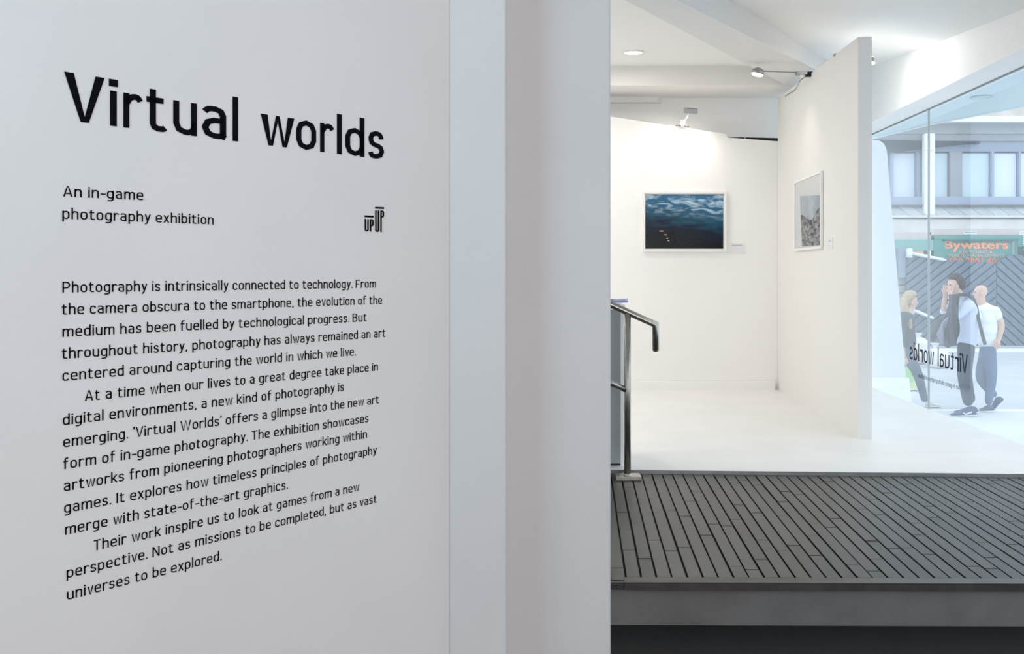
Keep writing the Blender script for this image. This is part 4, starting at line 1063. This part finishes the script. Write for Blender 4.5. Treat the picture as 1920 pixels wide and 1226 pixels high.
# his jacket / bag hanging in front of the chest and the strap
t = thing('shoulder_jacket', 'dark grey jacket and bag hung over the front of the man in pale blue shirt', 'jacket')
def sheet(name, pts, y0, th, m, par):
    bm = bmesh.new(); A = [bm.verts.new(P(x, y, y0)+Vector((0, .03*math.sin(x*.3+y*.17), 0))) for x, y in pts]
    bm.faces.new(A); bmesh.ops.triangulate(bm, faces=bm.faces[:]); bmesh.ops.subdivide_edges(bm, edges=bm.edges[:], cuts=2, use_grid_fill=True)
    for v in bm.verts: v.co.y += .02*math.sin(v.co.x*60+v.co.z*15)
    r_ = bmesh.ops.extrude_face_region(bm, geom=bm.faces[:]); bmesh.ops.translate(bm, vec=(0, th, 0), verts=[e for e in r_['geom'] if isinstance(e, bmesh.types.BMVert)])
    return bm_obj(name, bm, m, par, smooth=False)
M_jk = mat('jacket_dark_grey', (.075, .085, .105), .9, noise=.2, nscale=8)
sheet('folded_jacket', [(1787, 553), (1797, 551), (1799, 562), (1796, 585), (1799, 598), (1797, 625), (1796, 646), (1778, 652), (1772, 640), (1778, 600), (1783, 575)], Y1-.30, .10, M_jk, t)
sheet('bag', [(1765, 610), (1775, 595), (1782, 590), (1784, 636), (1776, 645), (1764, 644), (1757, 628)], Y1-.26, .14, mat('bag_grey', (.22, .24, .31), .9), t)
sheet('bag_flap', [(1744, 629), (1760, 604), (1774, 588), (1777, 592), (1766, 610), (1757, 626), (1749, 640)], Y1-.22, .10, M_jk, t)
straps('strap', [P(1788, 556, Y1-.16), P(1800, 552, Y1-.18), P(1815, 553, Y1-.17), P(1826, 562, Y1-.14), P(1831, 577, Y1-.1), P(1836, 605, Y1-.14), P(1843, 632, Y1-.2), P(1847, 646, Y1-.2)], .042, M_jk, t)
rebase(t, P(1785, 600, Y1-.2))

# --- bald man walking away
Y2 = 12.45
t, J = person('bald man in white short-sleeved striped shirt and slim blue-grey trousers striding left', Y2, 1.7, None, None,
 dict(pelvis=(1851, 650, 0), waist=(1852, 625, 0), chest=(1851, 597, 0), upper=(1848, 580, 0), neck=(1841, 567, 0), chin=(1836, 557, 0), head=(1839, 546, 0), crown=(1841, 541, 0),
  shN=(1866, 583, -.08), elN=(1879, 610, -.12), wrN=(1874, 634, -.16), shF=(1832, 581, -.02), elF=(1827, 612, -.06), wrF=(1822, 632, -.10),
  hipN=(1857, 658, -.05), knN=(1859, 710, -.05), anN=(1853, 760, -.05), hipF=(1842, 658, .05), knF=(1838, 712, .03), anF=(1867, 744, .05)))
Eb, Rb = list(E), dict(R0); Rb.update(chest=.10, head=.090, crown=.078, neck=.058)
J['top'] = P(1842.5, 534.5, Y2); Rb['top'] = .042; Eb.append(('crown', 'top'))
hand(J, Eb, Rb, 'hn', 'wrN', P(1872, 640, Y2-.17), (-.3, 0, -1), (1, 0, -.2), .5)
hand(J, Eb, Rb, 'hf', 'wrF', P(1820, 639, Y2-.1), (-.3, 0, -1), (1, 0, -.2), .5)
skin_mesh('body', J, Eb, Rb, M_skin, t)
def stripe_mat():
    m = mat('white_striped_shirt', (.86, .88, .90), .8); nt = m.node_tree; b = nt.nodes['Principled BSDF']
    tc = nt.nodes.new('ShaderNodeTexCoord'); sp = nt.nodes.new('ShaderNodeSeparateXYZ'); nt.links.new(tc.outputs['Object'], sp.inputs[0])
    w_ = nt.nodes.new('ShaderNodeMath'); w_.operation = 'SINE'; mu = nt.nodes.new('ShaderNodeMath'); mu.operation = 'MULTIPLY'; mu.inputs[1].default_value = 42
    nt.links.new(sp.outputs['Z'], mu.inputs[0]); nt.links.new(mu.outputs[0], w_.inputs[0])
    r = nt.nodes.new('ShaderNodeMapRange'); r.inputs['From Min'].default_value = .3; r.inputs['From Max'].default_value = .8; nt.links.new(w_.outputs[0], r.inputs['Value'])
    mx = nt.nodes.new('ShaderNodeMix'); mx.data_type = 'RGBA'; mx.inputs['A'].default_value = (.88, .89, .90, 1); mx.inputs['B'].default_value = (.76, .83, .88, 1)
    nt.links.new(r.outputs[0], mx.inputs['Factor']); nt.links.new(mx.outputs['Result'], b.inputs['Base Color']); return m
Js = dict(J); Js['elN2'] = J['shN'].lerp(J['elN'], .75); Js['elF2'] = J['shF'].lerp(J['elF'], .7); Js['hem'] = P(1853, 657, Y2); Js['neck0'] = P(1843, 570, Y2)
skin_mesh('shirt', Js, [('hem', 'waist'), ('waist', 'chest'), ('chest', 'upper'), ('upper', 'neck0'), ('upper', 'shN'), ('shN', 'elN2'), ('upper', 'shF'), ('shF', 'elF2')],
          dict(hem=(.155, .15), waist=(.15, .15), chest=(.165, .15), upper=(.14, .12), neck0=.07, shN=.085, elN2=.07, shF=.08, elF2=.065), stripe_mat(), t)
M_tr2 = mat('slim_blue_trousers', (.13, .20, .32), .85, noise=.15, nscale=9)
Jt = dict(J); Jt['belt'] = P(1852, 634, Y2); Jt['seat'] = P(1851, 652, Y2); Jt['hipN'] = P(1856, 672, Y2-.07); Jt['hipF'] = P(1843, 672, Y2+.05)
skin_mesh('trousers', Jt, [('belt', 'seat'), ('seat', 'hipN'), ('hipN', 'knN'), ('knN', 'anN'), ('seat', 'hipF'), ('hipF', 'knF'), ('knF', 'anF')],
          dict(belt=.12, seat=(.145, .145), hipN=.10, knN=.07, anN=.048, hipF=.095, knF=.068, anF=.05), M_tr2, t)
shoe(t, zs(1861, Y2-.05), zs(1836, Y2-.07), M_navy, M_sole)
shoe(t, P(1882, 751, Y2+.05), P(1859, 772, Y2+.02), M_navy, M_sole)
face_parts(t, P(1838, 549, Y2), .088, (-1, .35, 0), M_skin)
rebase(t, (J['pelvis'].x, Y2, ZS))

# --- blonde woman with a carrier bag
Y3 = 12.9
t, J = person('blonde long-haired woman in dark jacket and trousers walking right past the white fin wall', Y3, 1.6, None, None,
 dict(pelvis=(1697, 658, 0), waist=(1698, 634, 0), chest=(1699, 607, 0), upper=(1700, 592, 0), neck=(1704, 581, 0), chin=(1711, 573, 0), head=(1710, 563, 0), crown=(1708, 557, 0),
  shN=(1695, 594, -.16), elN=(1688, 632, -.20), wrN=(1694, 660, -.22), shF=(1704, 593, .15), elF=(1709, 628, .18), wrF=(1715, 655, .16),
  hipN=(1702, 664, -.07), knN=(1722, 704, -.08), anN=(1735, 754, -.06), hipF=(1695, 664, .08), knF=(1697, 708, .08), anF=(1684, 752, .08)))
Eb, Rb = list(E), dict(R0); Rb.update(chest=.09, upper=.085, neck=.045, chin=.058, head=.080, crown=.068, shN=.05, shF=.05, elN=.036, elF=.036)
hand(J, Eb, Rb, 'hn', 'wrN', P(1696, 668, Y3-.22), (.05, 0, -1), (1, 0, 0), .9)
hand(J, Eb, Rb, 'hf', 'wrF', P(1717, 662, Y3+.15), (.2, 0, -1), (1, 0, 0), .9)
skin_mesh('body', J, Eb, Rb, M_skin, t)
M_jkw = mat('woman_dark_jacket', (.05, .075, .11), .8, noise=.2, nscale=8)
Js = dict(J); Js['elN2'] = J['elN'].lerp(J['wrN'], .75); Js['elF2'] = J['elF'].lerp(J['wrF'], .75); Js['hem'] = P(1698, 658, Y3); Js['neck0'] = P(1702, 585, Y3)
skin_mesh('jacket', Js, [('hem', 'waist'), ('waist', 'chest'), ('chest', 'upper'), ('upper', 'neck0'), ('upper', 'shN'), ('shN', 'elN'), ('elN', 'elN2'), ('upper', 'shF'), ('shF', 'elF'), ('elF', 'elF2')],
          dict(hem=(.13, .13), waist=(.115, .12), chest=(.13, .13), upper=(.11, .11), neck0=.06, shN=.075, elN=.058, elN2=.045, shF=.07, elF=.055, elF2=.045), M_jkw, t)
M_tr3 = mat('woman_trousers', (.09, .14, .22), .85, noise=.15, nscale=9)
Jt = dict(J); Jt['belt'] = P(1698, 640, Y3); Jt['seat'] = P(1698, 656, Y3); Jt['hipN'] = P(1704, 672, Y3-.07); Jt['hipF'] = P(1697, 672, Y3+.07)
skin_mesh('trousers', Jt, [('belt', 'seat'), ('seat', 'hipN'), ('hipN', 'knN'), ('knN', 'anN'), ('seat', 'hipF'), ('hipF', 'knF'), ('knF', 'anF')],
          dict(belt=.11, seat=(.135, .14), hipN=.10, knN=.068, anN=.045, hipF=.095, knF=.065, anF=.045), M_tr3, t)
M_shw = mat('pale_shoes', (.78, .76, .75), .6)
shoe(t, zs(1735, Y3-.06), zs(1763, Y3-.08), M_shw, M_sole, w=.08); shoe(t, zs(1680, Y3+.08), zs(1708, Y3+.08), M_shw, M_sole, w=.08)
M_hair3 = mat('blonde_hair', (.55, .42, .27), .6, noise=.25, nscale=25, bump=.4, bscale=50)
def hair3(v):
    v = v*(1+.03*math.sin(40*v.x+30*v.z))
    v.x = min(v.x, .0+max(-.02, v.z)*1.5)
    return v
blob('hair', P(1707, 559, Y3)+Vector((0, 0, .01)), .105, .092, .098, M_hair3, t, fn=hair3, sub=4)
skin_mesh('long_hair', {'a': P(1698, 556, Y3), 'b': P(1694, 575, Y3-.03), 'c': P(1700, 592, Y3-.10), 'd': P(1706, 606, Y3-.12), 'e': P(1708, 618, Y3-.12)}, [('a', 'b'), ('b', 'c'), ('c', 'd'), ('d', 'e')],
          dict(a=.06, b=.065, c=.05, d=.035, e=.018), M_hair3, t)
face_parts(t, P(1710, 566, Y3), .080, (1, -.25, 0), M_skin)
rebase(t, (J['pelvis'].x, Y3, ZS))
t = thing('carrier_bag', 'green and white carrier bag hanging from the blonde woman\'s hand', 'bag')
def bagmesh(name, rows, m):
    bm = bmesh.new(); rings = []
    for (xl, xr, y, d) in rows:
        a_ = P(xl, y, Y3-.24); b_ = P(xr, y, Y3-.24)
        rings.append([bm.verts.new(v) for v in (a_, b_, b_+Vector((0, d, 0)), a_+Vector((0, d, 0)))])
    for r1, r2 in zip(rings, rings[1:]):
        for k in range(4): bm.faces.new((r1[k], r1[(k+1) % 4], r2[(k+1) % 4], r2[k]))
    bm.faces.new(rings[0][::-1]); bm.faces.new(rings[-1]); return bm_obj(name, bm, m, t)
bagmesh('upper_bag', [(1695, 1701, 688, .04), (1695, 1708, 697, .10), (1696, 1714, 716, .15)], mat('bag_green', (.36, .72, .30), .6))
bagmesh('middle_bag', [(1696, 1714, 716, .15), (1697, 1718, 727, .15)], mat('bag_lime', (.66, .82, .35), .6))
bagmesh('lower_bag', [(1697, 1718, 727, .15), (1699, 1720, 733, .15), (1700, 1719, 746, .13)], mat('bag_white', (.84, .86, .88), .6))
bagmesh('bag_stripe', [(1698, 1720, 731.5, .16), (1698.5, 1720.5, 734, .16)], mat('bag_stripe', (.25, .4, .42), .6))
tube('bag_handle', [P(1696, 690, Y3-.23), P(1696.5, 672, Y3-.23), P(1700, 690, Y3-.23)], .006, mat('bag_white', (.84, .86, .88)), t, res=6)
rebase(t, P(1705, 746, Y3-.2))
print('tiles', tile_n)
